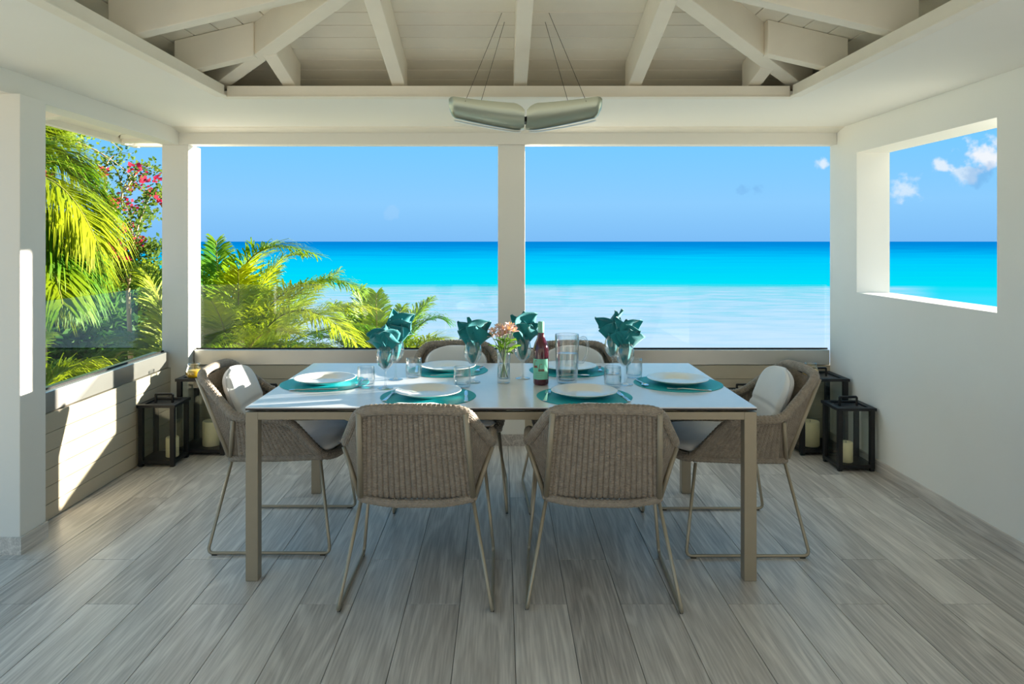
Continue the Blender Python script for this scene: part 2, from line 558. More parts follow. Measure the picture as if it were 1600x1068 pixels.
def plank_mat():
    m = bpy.data.materials.new('plank'); m.use_nodes = True
    nd, lk = m.node_tree.nodes, m.node_tree.links
    b = nd['Principled BSDF']
    tc = nd.new('ShaderNodeTexCoord'); oi = nd.new('ShaderNodeObjectInfo')
    mp = nd.new('ShaderNodeCombineXYZ')
    off = math_node(nd, lk, 'MULTIPLY', oi.outputs['Random'], 60)
    lk.new(off, mp.inputs[0]); lk.new(off, mp.inputs[1]); lk.new(off, mp.inputs[2])
    ad = nd.new('ShaderNodeVectorMath'); ad.operation = 'ADD'
    lk.new(tc.outputs['Object'], ad.inputs[0]); lk.new(mp.outputs[0], ad.inputs[1])
    s1 = nd.new('ShaderNodeVectorMath'); s1.operation = 'MULTIPLY'; s1.inputs[1].default_value = (1, .09, 1)
    lk.new(ad.outputs[0], s1.inputs[0])
    n0 = nd.new('ShaderNodeTexNoise'); n0.inputs['Scale'].default_value = 4.5; n0.inputs['Detail'].default_value = 2
    lk.new(s1.outputs[0], n0.inputs['Vector'])
    # cathedral rings: contour lines of the slow noise field
    rings = math_node(nd, lk, 'SINE', math_node(nd, lk, 'MULTIPLY', n0.outputs['Fac'], 80))
    rr = nd.new('ShaderNodeMapRange'); rr.inputs['From Min'].default_value = .2; rr.inputs['From Max'].default_value = 1; rr.inputs['To Max'].default_value = 1
    lk.new(rings, rr.inputs['Value'])
    s2 = nd.new('ShaderNodeVectorMath'); s2.operation = 'MULTIPLY'; s2.inputs[1].default_value = (1, .035, 1)
    lk.new(ad.outputs[0], s2.inputs[0])
    n1 = nd.new('ShaderNodeTexNoise'); n1.inputs['Scale'].default_value = 130; n1.inputs['Detail'].default_value = 5
    lk.new(s2.outputs[0], n1.inputs['Vector'])
    n2 = nd.new('ShaderNodeTexNoise'); n2.inputs['Scale'].default_value = 3.0; n2.inputs['Detail'].default_value = 3
    lk.new(s1.outputs[0], n2.inputs['Vector'])
    t = math_node(nd, lk, 'ADD', math_node(nd, lk, 'MULTIPLY', rr.outputs[0], .15), math_node(nd, lk, 'MULTIPLY', n1.outputs['Fac'], .75))
    t = math_node(nd, lk, 'ADD', t, math_node(nd, lk, 'MULTIPLY', n2.outputs['Fac'], .35))
    t = math_node(nd, lk, 'ADD', t, math_node(nd, lk, 'MULTIPLY', oi.outputs['Random'], .22))
    r = nd.new('ShaderNodeValToRGB')
    r.color_ramp.elements[0].position = .42; r.color_ramp.elements[0].color = srgb(154, 147, 141)
    r.color_ramp.elements[1].position = 1.12 if False else 1.0; r.color_ramp.elements[1].color = srgb(230, 223, 215)
    e = r.color_ramp.elements.new(.68); e.color = srgb(194, 187, 180)
    lk.new(t, r.inputs['Fac']); lk.new(r.outputs[0], b.inputs['Base Color'])
    b.inputs['Roughness'].default_value = .36
    b.inputs['Specular IOR Level'].default_value = .5
    bp = nd.new('ShaderNodeBump'); bp.inputs['Strength'].default_value = .15; bp.inputs['Distance'].default_value = .001
    lk.new(t, bp.inputs['Height']); lk.new(bp.outputs[0], b.inputs['Normal'])
    M['plank'] = m


plank_mat()
mat('grout', srgb(112, 108, 102), .8)


def sea_mat():
    m = bpy.data.materials.new('sea'); m.use_nodes = True
    nd, lk = m.node_tree.nodes, m.node_tree.links
    b = nd['Principled BSDF']
    geo = nd.new('ShaderNodeNewGeometry')
    sp = nd.new('ShaderNodeSeparateXYZ'); lk.new(geo.outputs['Position'], sp.inputs[0])
    yy = math_node(nd, lk, 'MAXIMUM', sp.outputs['Y'], 10.0)
    # wind streaks: long across the view
    s1 = nd.new('ShaderNodeVectorMath'); s1.operation = 'MULTIPLY'; s1.inputs[1].default_value = (.02, .09, 1)
    lk.new(geo.outputs['Position'], s1.inputs[0])
    n1 = nd.new('ShaderNodeTexNoise'); n1.inputs['Scale'].default_value = 1.2; n1.inputs['Detail'].default_value = 6
    lk.new(s1.outputs[0], n1.inputs['Vector'])
    s2 = nd.new('ShaderNodeVectorMath'); s2.operation = 'MULTIPLY'; s2.inputs[1].default_value = (.30, .9, 1)
    lk.new(geo.outputs['Position'], s2.inputs[0])
    n2 = nd.new('ShaderNodeTexNoise'); n2.inputs['Scale'].default_value = .8; n2.inputs['Detail'].default_value = 5
    lk.new(s2.outputs[0], n2.inputs['Vector'])
    # water depth grows with the distance from the beach
    u = math_node(nd, lk, 'DIVIDE', 5.92 * F, yy)
    wob = math_node(nd, lk, 'MULTIPLY', math_node(nd, lk, 'SUBTRACT', n1.outputs['Fac'], .5), 9)
    u2 = math_node(nd, lk, 'ADD', u, wob)
    fac = math_node(nd, lk, 'ADD', math_node(nd, lk, 'DIVIDE', u2, 200.0), math_node(nd, lk, 'MULTIPLY', math_node(nd, lk, 'SUBTRACT', n1.outputs['Fac'], .5), .14))
    r = nd.new('ShaderNodeValToRGB')
    els = r.color_ramp.elements
    els[0].position = 0; els[0].color = srgb(0, 142, 210)
    els[1].position = 1; els[1].color = srgb(140, 238, 245)
    for p, c in [(.03, (0, 150, 212)), (.09, (0, 190, 234)), (.15, (0, 218, 242)), (.33, (0, 238, 236)), (.6, (90, 238, 246))]:
        e = els.new(p); e.color = srgb(*c)
    lk.new(fac, r.inputs['Fac'])
    # pale sandbank off the beach, straight ahead of the terrace
    bank = nd.new('ShaderNodeValToRGB')
    be = bank.color_ramp.elements
    be[0].position = .33; be[0].color = srgb(158, 240, 242)
    be[1].position = .85; be[1].color = srgb(240, 250, 253)
    e = be.new(.5); e.color = srgb(210, 242, 248)
    f2 = math_node(nd, lk, 'ADD', fac, math_node(nd, lk, 'MULTIPLY', math_node(nd, lk, 'SUBTRACT', n2.outputs['Fac'], .5), 1.1))
    lk.new(f2, bank.inputs['Fac'])
    edge = nd.new('ShaderNodeMapRange'); edge.interpolation_type = 'SMOOTHSTEP'
    edge.inputs['From Min'].default_value = 68; edge.inputs['From Max'].default_value = 74
    lk.new(math_node(nd, lk, 'ADD', u, math_node(nd, lk, 'MULTIPLY', wob, .25)), edge.inputs['Value'])
    side = nd.new('ShaderNodeMapRange'); side.interpolation_type = 'SMOOTHSTEP'
    side.inputs['From Min'].default_value = .60; side.inputs['From Max'].default_value = .53
    lk.new(math_node(nd, lk, 'DIVIDE', sp.outputs['X'], yy), side.inputs['Value'])
    mk = math_node(nd, lk, 'MULTIPLY', edge.outputs[0], side.outputs[0])
    mx = nd.new('ShaderNodeMixRGB'); lk.new(mk, mx.inputs['Fac']); lk.new(r.outputs[0], mx.inputs['Color1']); lk.new(bank.outputs[0], mx.inputs['Color2'])
    dim = nd.new('ShaderNodeMixRGB'); dim.blend_type = 'MULTIPLY'; dim.inputs['Fac'].default_value = 1
    dim.inputs['Color2'].default_value = (.55, .55, .60, 1)
    lk.new(mx.outputs[0], dim.inputs['Color1']); lk.new(dim.outputs[0], b.inputs['Base Color'])
    b.inputs['Roughness'].default_value = .7
    b.inputs['Specular IOR Level'].default_value = .0
    M['sea'] = m


sea_mat()

# ------------------------------------------------------------------ layout numbers
XL, XR = -2.30, 2.33          # inner faces of the left parapet and the right wall
YC = 5.125                    # front face of the back columns
YB = 5.215                    # inner face of the back parapet
ZC = 2.20                     # flat ceiling
ZB = 2.093                    # underside of the beams
OL, OR_, OB, OF = -1.494, 1.573, 3.968, -1.0   # opening in the flat ceiling
RAIL0, RAIL1, GLTOP = .545, .653, 1.112

# ------------------------------------------------------------------ ground, sea, terrace behind
g = MB().box(-70, 70, -120, 24, -4.6, -4.3).build('ground', 'sand')
tag(g, 'pale sandy ground of the garden below the terrace', 'ground', kind='structure')
s = MB().add([(-30000, -2000, -4.5), (30000, -2000, -4.5), (30000, 40000, -4.5), (-30000, 40000, -4.5)], [(0, 1, 2, 3)]).build('sea', 'sea')
tag(s, 'turquoise sea with pale shallows reaching to the horizon', 'sea', kind='structure')

# floor with every plank
fl = empty('floor')
tag(fl, 'grey wood look plank floor of the dining terrace', 'floor', kind='structure')
MB().box(-2.75, 2.6, -1.6, 5.5, -.3, -.006).build('floor_base', 'grout', fl)
PW, PL, GAP = .2135 * .983, 1.2, .0022
full = {}


def plank_mesh(w, l):
    k = (round(w, 3), round(l, 3))
    if k not in full:
        full[k] = MB().box(0, w, 0, l, -.006, 0).mesh('plank', 'plank', bevel=.0012)
    return full[k]


Y0f, Y1f = -1.6, 5.40
for k in range(-7, 18):
    x0 = -1.21 + PW * k
    if x0 > 2.5 or x0 + PW < -2.72:
        continue
    y = (2.886 if k % 2 == 0 else 3.29) - PL * 5
    while y < Y1f:
        a, b_ = max(y, Y0f), min(y + PL, Y1f)
        if b_ - a > .02:
            o = bpy.data.objects.new('plank', plank_mesh(PW - GAP, b_ - a - GAP))
            COL.objects.link(o); o.parent = fl; o.location = (x0, a, 0)
        y += PL

# unseen stone terrace and house front, added behind the camera to bounce light in
t = MB().box(-9, 6, -7.5, -1.62, -.3, -.01).build('terrace', 'bounce_stone')
tag(t, 'unseen pale stone terrace added behind the dining pavilion to bounce light', 'terrace', kind='structure')

hf = MB()
hf.box(-12, 10, -7.9, -7.5, -4.3, 3.0)
tag(hf.build('bounce_house_front', 'bounce_render'), 'unseen cream rendered house front added behind us to bounce light', 'bounce wall', kind='structure')

# ------------------------------------------------------------------ right wall with a bare window opening
W0, W1, WZ0, WZ1, WT = 3.458, 4.823, 1.085, 2.003, .216
wr = MB()
wr.box(XR, XR + WT, 1.4, W0, -.3, 2.40)
wr.box(XR, XR + WT, W1, 5.214, -.3, 2.40)
wr.box(XR, XR + WT, W0, W1, -.3, WZ0)
wr.box(XR, XR + WT, W0, W1, WZ1, 2.40)
w = wr.build('wall_right', 'plaster')
tag(w, 'smooth white plaster wall on the right with an unglazed opening', 'wall', kind='structure')
MB().box(XR - .012, XR - .0005, 1.4, 5.205, 0, .075).build('baseboard_right', 'plank', bevel=.002)
bb = bpy.data.objects['baseboard_right']
tag(bb, 'grey wood look skirting along the white right wall', 'baseboard', kind='structure')


# ------------------------------------------------------------------ parapets with shiplap boards
def parapet(name, label, axis, a0, a1, face, outer):
    root = empty(name)
    tag(root, label, 'parapet wall', kind='structure')
    zs = [0.004, .0865, .1750, .2635, .3520, .4464, RAIL0]
    c = MB()
    if axis == 'y':
        c.box(min(face - .012, outer), max(face - .012, outer), a0, a1, -.3, RAIL0 - .002)
    else:
        c.box(a0, a1, face + .012, outer, -.3, RAIL0 - .002)
    c.build('wall_core', 'siding_paint', root)
    for i in range(6):
        b = MB()
        if axis == 'y':
            b.box(face - .0118, face, a0, a1, zs[i] + .0015, zs[i + 1] - .0015)
        else:
            b.box(a0, a1, face, face + .0118, zs[i] + .0015, zs[i + 1] - .0015)
        b.build('siding_board', 'siding_paint', root, bevel=.0012)
    return root


parapet('wall_left', 'cream shiplap parapet wall on the left below the steel rail', 'y', 3.538, 5.122, XL, XL - .15)
parapet('wall_back', 'cream shiplap parapet wall along the back below the steel rail', 'x', -2.176, XR + .05, YB, YB + .15)


# ------------------------------------------------------------------ columns
def column(label, x0, x1, y0, y1, base=True, ztop=ZB):
    r = empty('column', ((x0 + x1) / 2, (y0 + y1) / 2, 0))
    tag(r, label, 'column')
    hx, hy = (x1 - x0) / 2, (y1 - y0) / 2
    MB().box(-hx, hx, -hy, hy, .0, ztop).build('shaft', 'column_paint', r, bevel=.004)
    if base:
        e_ = .012
        p = MB()
        p.box(-hx - e_, hx + e_, -hy - e_, -hy - .0005, 0, .078)
        p.box(hx + .0005, hx + e_, -hy, hy, 0, .078)
        p.box(-hx - e_, -hx - .0005, -hy, hy, 0, .078)
        p.build('plinth', 'plank', r)
    return r


column('white square column at the near left edge of the terrace', -2.45, -2.187, 3.346, 3.536)
column('white square corner column where the left and back parapets meet', -2.362, -2.178, YC, 5.335, base=False)
column('white square column in the middle of the sea view', -.022, .166, YC, 5.32)

# ------------------------------------------------------------------ beams, flat ceiling, opening trim
bk = MB().box(-2.36, XR - .001, YC - .022, 5.22, ZB, ZC + .09).build('trim_1', 'column_paint', bevel=.003)
tag(bk, 'white painted beam across the top of the sea view', 'beam', kind='structure')
bl = MB().box(-2.36, -2.235, -1.4, YC - .023, ZB, ZC + .09).build('trim_2', 'column_paint', bevel=.003)
tag(bl, 'white painted beam above the left opening', 'beam', kind='structure')
ce = MB()
ZT = ZC + .03
ce.box(-2.234, OL, -1.4, YC - .024, ZC, ZT)
ce.box(OR_, XR - .001, -1.4, YC - .024, ZC, ZT)
ce.box(OL, OR_, OB, YC - .024, ZC, ZT)
ce.box(OL, OR_, -1.4, OF, ZC, ZT)
tag(ce.build('ceiling', 'plaster_ceiling'), 'flat white plaster ceiling border around the raised timber roof', 'ceiling', kind='structure')
tn = 3
for (lab, x0, x1, y0, y1) in [('painted timber trim along the far edge of the ceiling opening', OL - .0, OR_ + .0, OB - .028, OB + .03),
                              ('painted timber trim along the left edge of the ceiling opening', OL - .03, OL + .028, OF, OB - .03),
                              ('painted timber trim along the right edge of the ceiling opening', OR_ - .028, OR_ + .03, OF, OB - .03)]:
    r = empty('trim_%d' % tn); tn += 1
    tag(r, lab, 'trim', kind='structure')
    MB().box(x0, x1, y0, y1, ZC - .008, ZC - .0002).build('lip', 'roof_paint', r, bevel=.002)
    k = .010
    if x1 - x0 > y1 - y0:
        MB().box(x0 + .02, x1 - .02, y0 + k + .005, y1, ZC, ZC + .056).build('upstand', 'roof_paint', r, bevel=.002)
    elif x0 < 0:
        MB().box(x0, x1 - k - .005, y0, y1, ZC, ZC + .056).build('upstand', 'roof_paint', r, bevel=.002)
    else:
        MB().box(x0 + k + .005, x1, y0, y1, ZC, ZC + .056).build('upstand', 'roof_paint', r, bevel=.002)

# ------------------------------------------------------------------ hip roof
SL = .235                       # slope
RX0, RX1, RY0, RY1 = -1.55, 1.63, -1.06, 4.03
ZR = 2.425                      # underside of the boards over the opening edge
RAFT = ZR - 2.257               # rafter height
roof = empty('roof')
tag(roof, 'raised hip roof of white painted rafters and boards', 'roof', kind='structure')


def zroof(x, y):
    return ZR + SL * min(RY1 - y, x - RX0, RX1 - x, y - RY0)


half = (RX1 - RX0) / 2
XM = (RX0 + RX1) / 2
EX0, EX1, EY0, EY1 = -2.72, 2.80, -2.0, 5.30
BW, BG, BT = .1195, .0065, .018
# boards of the far slope: rows at constant y, cut along the hips
n = 0
y = 4.175 + BW * 9.0
rows = []


def board(pts):
    """pts: 4 plan corners (x, y), already inside one slope"""
    bot = [(x, y_, zroof(x, y_)) for x, y_ in pts]
    top = [(x, y_, z + BT) for x, y_, z in bot]
    MB().prism(bot, top).build('roof_board', 'board_paint', roof)


def hipx(yv, side):
    d = RY1 - yv
    return max(RX0 + d, EX0) if side < 0 else min(RX1 - d, EX1)


yv = RY1 - half
i0 = math.floor((RY1 - half - 4.175) / BW)
for i in range(i0, 10):
    ya, yb = 4.175 + BW * i, 4.175 + BW * (i + 1) - BG
    ya, yb = max(ya, RY1 - half + .002), min(yb, EY1)
    if yb - ya < .02:
        continue
    xa0, xa1, xb0, xb1 = hipx(ya, -1), hipx(ya, 1), hipx(yb, -1), hipx(yb, 1)
    board([(xa0, ya), (xa1, ya), (xb1, yb), (xb0, yb)])
for side in (-1, 1):
    xl = RX0 if side < 0 else RX1
    k = 0
    while True:
        # distance inwards from the opening edge
        d0, d1 = half - .002 - BW * (k + 1) + BG, half - .002 - BW * k
        xe = (xl - EX0) if side < 0 else (EX1 - xl)
        if d1 < -xe:
            break
        d0 = max(d0, -xe)
        xa, xb = (xl + d0, xl + d1) if side < 0 else (xl - d0, xl - d1)
        y1a, y1b = min(RY1 - d0, EY1), min(RY1 - d1, EY1)
        y0a, y0b = max(RY0 + d0, EY0), max(RY0 + d1, EY0)
        pts = [(xa, y0a), (xb, y0b), (xb, y1b), (xa, y1a)]
        if side > 0:
            pts = pts[::-1]
        board(pts)
        k += 1
# near slope behind the camera: one plain sheathing piece
b0 = [(EX0, EY0), (EX1, EY0), (RX1 - half, RY0 + half - .004), (RX0 + half, RY0 + half - .004)]
MB().prism([(x, y_, ZR + SL * (y_ - RY0)) for x, y_ in b0], [(x, y_, ZR + SL * (y_ - RY0) + BT) for x, y_ in b0]).build('sheathing', 'board_paint', roof)
# tight cover added above the boards to stop sunlight leaking in
cv = MB()
zz = .035
P = lambda x, y_: (x, y_, ZR + SL * min(RY1 - y_, x - RX0, RX1 - x, y_ - RY0) + zz)
A, B_, C_, D_ = (EX0, EY1), (EX1, EY1), (EX1, EY0), (EX0, EY0)
R1, R2 = (XM, RY1 - half), (XM, RY0 + half)
hb, hl = (RX0 - (EY1 - RY1), EY1), None
cv.add([P(*A), P(*B_), P(*C_), P(*D_), P(*R1), P(*R2), P(RX0 - (EX0 * -1 + RX0) * 1.0, RY1 + (RX0 - EX0))],
       [(0, 1, 4), (1, 2, 5, 4), (2, 3, 5), (3, 0, 4, 5)])
cv.build('sun_block_cover', 'void', roof)

# rafters
RW = .072


def rafter(p, q, w=RW):
    """plan points p -> q; underside RAFT below the boards"""
    a = (p[0], p[1], zroof(*p) - RAFT); b = (q[0], q[1], zroof(*q) - RAFT)
    MB().beam(a, b, w, RAFT - .002).build('rafter', 'roof_paint', roof, bevel=.004)


for x in (-.557, .105, .725):
    d = min(x - RX0, RX1 - x)
    rafter((x, 4.09), (x, max(RY1 - d + .05, RY1 - half)))
rafter((-1.15, 4.09), (-1.15, RY1 - (-1.15 - RX0) + .03))
rafter((1.374, 4.09), (1.374, RY1 - (RX1 - 1.374) + .03))
for yy in (3.66, 3.05, 2.44, 1.83, 1.22, .61, 0, -.6):
    d = min(RY1 - yy, yy - RY0, half)
    if d > .1:
        rafter((RX0 - .06, yy), (RX0 + d - .04, yy))
        rafter((RX1 + .06, yy - .04), (RX1 - d + .04, yy - .04))
hz = 1.10
for sx in (-1, 1):
    cx_ = RX0 if sx < 0 else RX1
    a = Vector((cx_ + sx * .06, RY1 + .06, 0)); b = Vector((XM, RY1 - half, 0))
    za = ZR - SL * .06 - RAFT + .001; zb = ZR + SL * half - RAFT + .001
    MB().beam((a.x, a.y, za), (b.x, b.y, zb), .085, RAFT - .004).build('hip_rafter', 'roof_paint', roof, bevel=.004)
    a = Vector((cx_ + sx * .06, RY0 - .06, 0)); b = Vector((XM, RY0 + half, 0))
    MB().beam((a.x, a.y, za), (b.x, b.y, zb), .085, RAFT - .004).build('hip_rafter', 'roof_paint', roof, bevel=.004)
MB().beam((XM, RY1 - half, ZR + SL * half - RAFT), (XM, RY0 + half, ZR + SL * half - RAFT), .085, RAFT).build('ridge_beam', 'roof_paint', roof, bevel=.004)
# eave boards outside the left opening
MB().box(-2.74, -2.70, -1.4, 5.50, 2.118, 2.30).build('fascia', 'roof_paint', roof, bevel=.003)
MB().box(-2.70, -2.40, 5.42, 5.46, 2.118, 2.25).build('fascia_return', 'roof_paint', roof, bevel=.003)
for yy in (4.25, 5.25):
    MB().beam((-2.37, yy, 2.15), (-2.69, yy, 2.12), .07, .1).build('rafter_tail', 'roof_paint', roof, bevel=.003)


# ------------------------------------------------------------------ glass balustrades on steel rails
def balustrade(label, axis, a0, a1, face):
    r = empty('glass_balustrade')
    tag(r, label, 'balustrade')
    if axis == 'x':
        MB().box(a0, a1, face - .006, face + .10, RAIL0 + .001, RAIL1).build('steel_rail', 'steel', r, bevel=.004)
        MB().box(a0 + .002, a1 - .002, face + .035, face + .047, RAIL1 - .02, GLTOP).build('glass_pane', 'balustrade_glass', r)
        MB().box(a0, a1, face + .028, face + .034, RAIL1, RAIL1 + .010).build('gasket', 'rubber', r)
    else:
        MB().box(face - .12, face - .014, a0, a1, RAIL0 + .001, RAIL1).build('steel_rail', 'steel', r, bevel=.004)
        MB().box(face - .066, face - .054, a0 + .002, a1 - .002, RAIL1 - .02, GLTOP).build('glass_pane', 'balustrade_glass', r)
        MB().box(face - .053, face - .047, a0, a1, RAIL1, RAIL1 + .010).build('gasket', 'rubber', r)
    return r


balustrade('clear glass balustrade on a steel rail at the left opening', 'y', 3.54, 5.12, XL)
balustrade('clear glass balustrade on a steel rail in front of the palm fronds', 'x', -2.174, -.026, YB)
balustrade('clear glass balustrade on a steel rail right of the middle column', 'x', .170, XR - .004, YB)

# ------------------------------------------------------------------ dining table
TX, TY0, TY1, TZ = 1.069, 3.076, 4.194, .727
tb = empty('dining_table', (0, 3.635, 0))
tag(tb, 'long rectangular dining table with pale top and taupe metal legs', 'table')
hy = (TY1 - TY0) / 2
MB().box(-TX, TX, -hy, hy, TZ - .005, TZ).build('tabletop', 'tabletop', tb, bevel=.0012)
MB().box(-TX, TX, -hy, hy, TZ - .012, TZ - .0052).build('top_edge', 'table_edge', tb)
MB().box(-TX + .03, TX - .03, -hy + .03, hy - .03, TZ - .019, TZ - .0122).build('sub_frame', 'table_edge', tb)
LW = .052
for sx in (-1, 1):
    for sy in (-1, 1):
        x0 = sx * TX - (LW if sx > 0 else 0); y0 = sy * hy - (LW if sy > 0 else 0)
        MB().box(x0, x0 + LW, y0, y0 + LW, 0, TZ - .0195).build('leg', 'frame_metal', tb, bevel=.003)
for sy in (-1, 1):
    y0 = sy * hy - (.03 if sy > 0 else 0)
    MB().box(-TX + LW, TX - LW, y0, y0 + .03, TZ - .052, TZ - .0195).build('apron_rail', 'frame_metal', tb, bevel=.002)
for sx in (-1, 1):
    x0 = sx * TX - (.03 if sx > 0 else 0)
    MB().box(x0, x0 + .03, -hy + LW, hy - LW, TZ - .052, TZ - .0195).build('apron_rail', 'frame_metal', tb, bevel=.002)


# ------------------------------------------------------------------ wicker armchairs
def ribbed(top, bot, ribs, rows, amp, out=None, sag=0.0):
    """woven panel between two lines: raised round ribs running from top to bottom"""
    nu = ribs * 8
    top, bot = resample(top, 1), resample(bot, 1)
    T = lambda pl, u: pl[0].lerp(pl[-1], u)
    m = MB()
    tl = [Vector(p) for p in top]; bl_ = [Vector(p) for p in bot]
    nrm = (tl[-1] - tl[0]).cross(bl_[0] - tl[0]).normalized()
    if out is not None and nrm.dot(Vector(out)) < 0:
        nrm = -nrm
    W = max((tl[-1] - tl[0]).length, (bl_[-1] - bl_[0]).length)
    Hh = (bl_[0] - tl[0]).length

    def fn(u, v):
        p = T(tl, u).lerp(T(bl_, u), v)
        p = p + nrm * (amp * math.sqrt(max(0, 1 - (2 * ((ribs * u) % 1.0) - 1) ** 2)) + sag * math.sin(PI * u) * math.sin(PI * min(1, v * 1.0 + .0)))
        return p
    m.grid(fn, nu, rows, (W, Hh))
    return m


BT_ = Vector((.197, -.355, .795)); AR = Vector((.290, -.157, .618)); AF = Vector((.290, .085, .613))
SF = Vector((.256, .235, .435)); SR = Vector((.220, -.195, .415))
mir = lambda p: Vector((-p.x, p.y, p.z))


def make_chair():
    c = empty('wicker_armchair')
    tag(c, 'x', 'chair', 'wicker armchairs around the dining table')
    path = [mir(BT_), Vector((0, -.372, .805)), BT_, AR, AF, SF, Vector((.16, .285, .425)), Vector((-.16, .285, .425)), mir(SF), mir(AF), mir(AR)]
    pts = rounded(path, [.06, .2, .06, .05, .06, .05, .12, .12, .05, .06, .05], True, 8)
    pts = resample(pts, .0036, True)
    wrap = .017
    MB().tube(pts, .0215, 12, True, rmod=lambda L: .90 + .13 * abs(math.sin(PI * L / wrap))).build('rim', 'wicker', c, smooth=True)
    # woven rail under the seat, bowed down between the rear corners
    rr = rounded([mir(SR), Vector((-.11, -.213, .400)), Vector((.11, -.213, .400)), SR], .12, False, 8)
    MB().tube(resample(rr, .0036), .017, 10, False, rmod=lambda L: .90 + .13 * abs(math.sin(PI * L / wrap))).build('rear_rail', 'wicker', c, smooth=True)
    for s in (-1, 1):
        m = (lambda p: p) if s > 0 else mir
        MB().tube(resample([m(SR), m(SR).lerp(m(SF), .5) - Vector((0, 0, .004)), m(SF)], .0036), .016, 10, False,
                  rmod=lambda L: .90 + .13 * abs(math.sin(PI * L / wrap))).build('side_rail', 'wicker', c, smooth=True)
    ins = Vector((0, .006, 0))
    ribbed([mir(BT_) + Vector((.006, .012, -.01)), BT_ + Vector((-.006, .012, -.01))], [mir(SR) + ins, SR + ins], 20, 14, .0095, (0, -1, 0), .010).build('back_panel', 'wicker', c, smooth=True)
    for s in (-1, 1):
        m = (lambda p: p) if s > 0 else mir
        ribbed([m(BT_), m(AR)], [m(SR) + Vector((0, .0, 0)), m(SR) + Vector((0, .03, 0))], 9, 10, .006, (s, 0, 0)).build('wing_panel', 'wicker', c, smooth=True)
        ribbed([m(AR), m(AF)], [m(SR) + Vector((0, .03, 0)), m(SF)], 16, 10, .006, (s, 0, 0)).build('side_panel', 'wicker', c, smooth=True)
        MB().tube([m(BT_) + Vector((0, -.008, -.01)), m(SR) + Vector((0, -.012, .01))], .0115, 10).build('back_strut', 'frame_metal', c, smooth=True)
        MB().tube([m(AR) + Vector((s * .004, -.006, -.01)), m(SR) + Vector((s * .006, -.004, .01))], .0095, 10).build('arm_strut', 'frame_metal', c, smooth=True)
        leg = rounded([m(SR) + Vector((0, 0, -.01)), Vector((s * .295, -.278, .0095)), Vector((s * .295, .278, .0095)), m(SF) + Vector((0, -.01, -.02))], .03, False, 6)
        lg = MB().tube(leg, .0075, 10).build('sled_leg', 'rod_metal', c, smooth=True)
        for fy in (-.245, .245):
            MB().box(s * .295 - .006, s * .295 + .006, fy - .012, fy + .012, 0, .004).build('glide', 'rubber', lg)
    ribbed([mir(SR), SR], [Vector((-.2, .262, .428)), Vector((.2, .262, .428))], 20, 10, .003, (0, 0, -1)).build('seat_panel', 'wicker', c, smooth=True)
    # seat cushion
    def pillow(fn_mid, nrm, t, nu=28, nv=28, p=5):
        m = MB()
        for sgn in (1, -1):
            def fn(u, v, sgn=sgn):
                a, b = 2 * u - 1, 2 * v - 1
                h = (max(0, 1 - abs(a) ** p) * max(0, 1 - abs(b) ** p)) ** .42
                return fn_mid(a, b) + nrm(a, b) * (sgn * t * h)
            if sgn > 0:
                m.grid(fn, nu, nv)
            else:
                m.grid(lambda u, v: fn(1 - u, v), nu, nv)
        return m

    def seat_mid(a, b):
        y = .035 + b * .245
        w = .205 + .03 * (b * .5 + .5)
        y2 = y + (.02 * (1 - a * a) if b > 0 else 0) * b - .035 * (abs(a) ** 4) * max(0, b) ** 3
        return Vector((a * w, y2, .468 + .006 * math.sin(a * 9 + b * 3) * .25 * (1 + b)))
    sc_ = pillow(seat_mid, lambda a, b: Vector((0, 0, 1)), .034).build('seat_cushion', 'cushion', c, smooth=True, weld=True)
    # back cushion: leans on the panel, rounded top
    bdir = Vector((0, BT_.y - SR.y, BT_.z - SR.z)).normalized(); bn = Vector((0, bdir.z, -bdir.y))

    def back_mid(a, b):
        v = b * .5 + .5                       # 0 bottom .. 1 top
        w = .172 + .014 * v
        if v > .60:
            q = (v - .60) / .40
            w *= max(.10, (1 - q ** 3.2)) ** .5
        base = Vector((0, SR.y + .050, .478))
        hh = .352
        return base + bdir * (v * hh) + Vector((a * w, .018 * a * a, 0))
    bc = pillow(back_mid, lambda a, b: bn * (1 - .30 * math.exp(-((b + .12) / .05) ** 2)), .027, 24, 40, 10).build('back_cushion', 'cushion', c, smooth=True, weld=True)
    # stitched seam round the back cushion
    ring = [back_mid(-1, b / 12) for b in range(-10, 12)] + [back_mid(a / 8, .985) for a in range(-7, 8)] + [back_mid(1, b / 12) for b in range(11, -11, -1)]
    MB().tube([p for p in ring], .0035, 6).build('piping', 'piping', bc, smooth=True)
    return c


chair = make_chair()
chair.location = (-.329, 3.08, 0)
chair['label'] = 'wicker armchair with its back to us, left of the near side pair'
dup(chair, (.407, 3.08, 0), math.radians(-3), 'wicker armchair with its back to us, right of the near side pair')
dup(chair, (-.265, 4.10, 0), PI, 'wicker armchair facing us across the table, left of the flower vase')
dup(chair, (.435, 4.10, 0), PI + math.radians(3), 'wicker armchair facing us across the table, behind the water jug')
dup(chair, (-1.0525, 3.63, 0), -PI / 2, 'wicker armchair at the left end of the table with sunlit cushion')
dup(chair, (1.108, 3.60, 0), PI / 2, 'wicker armchair at the right end of the table by the white wall')

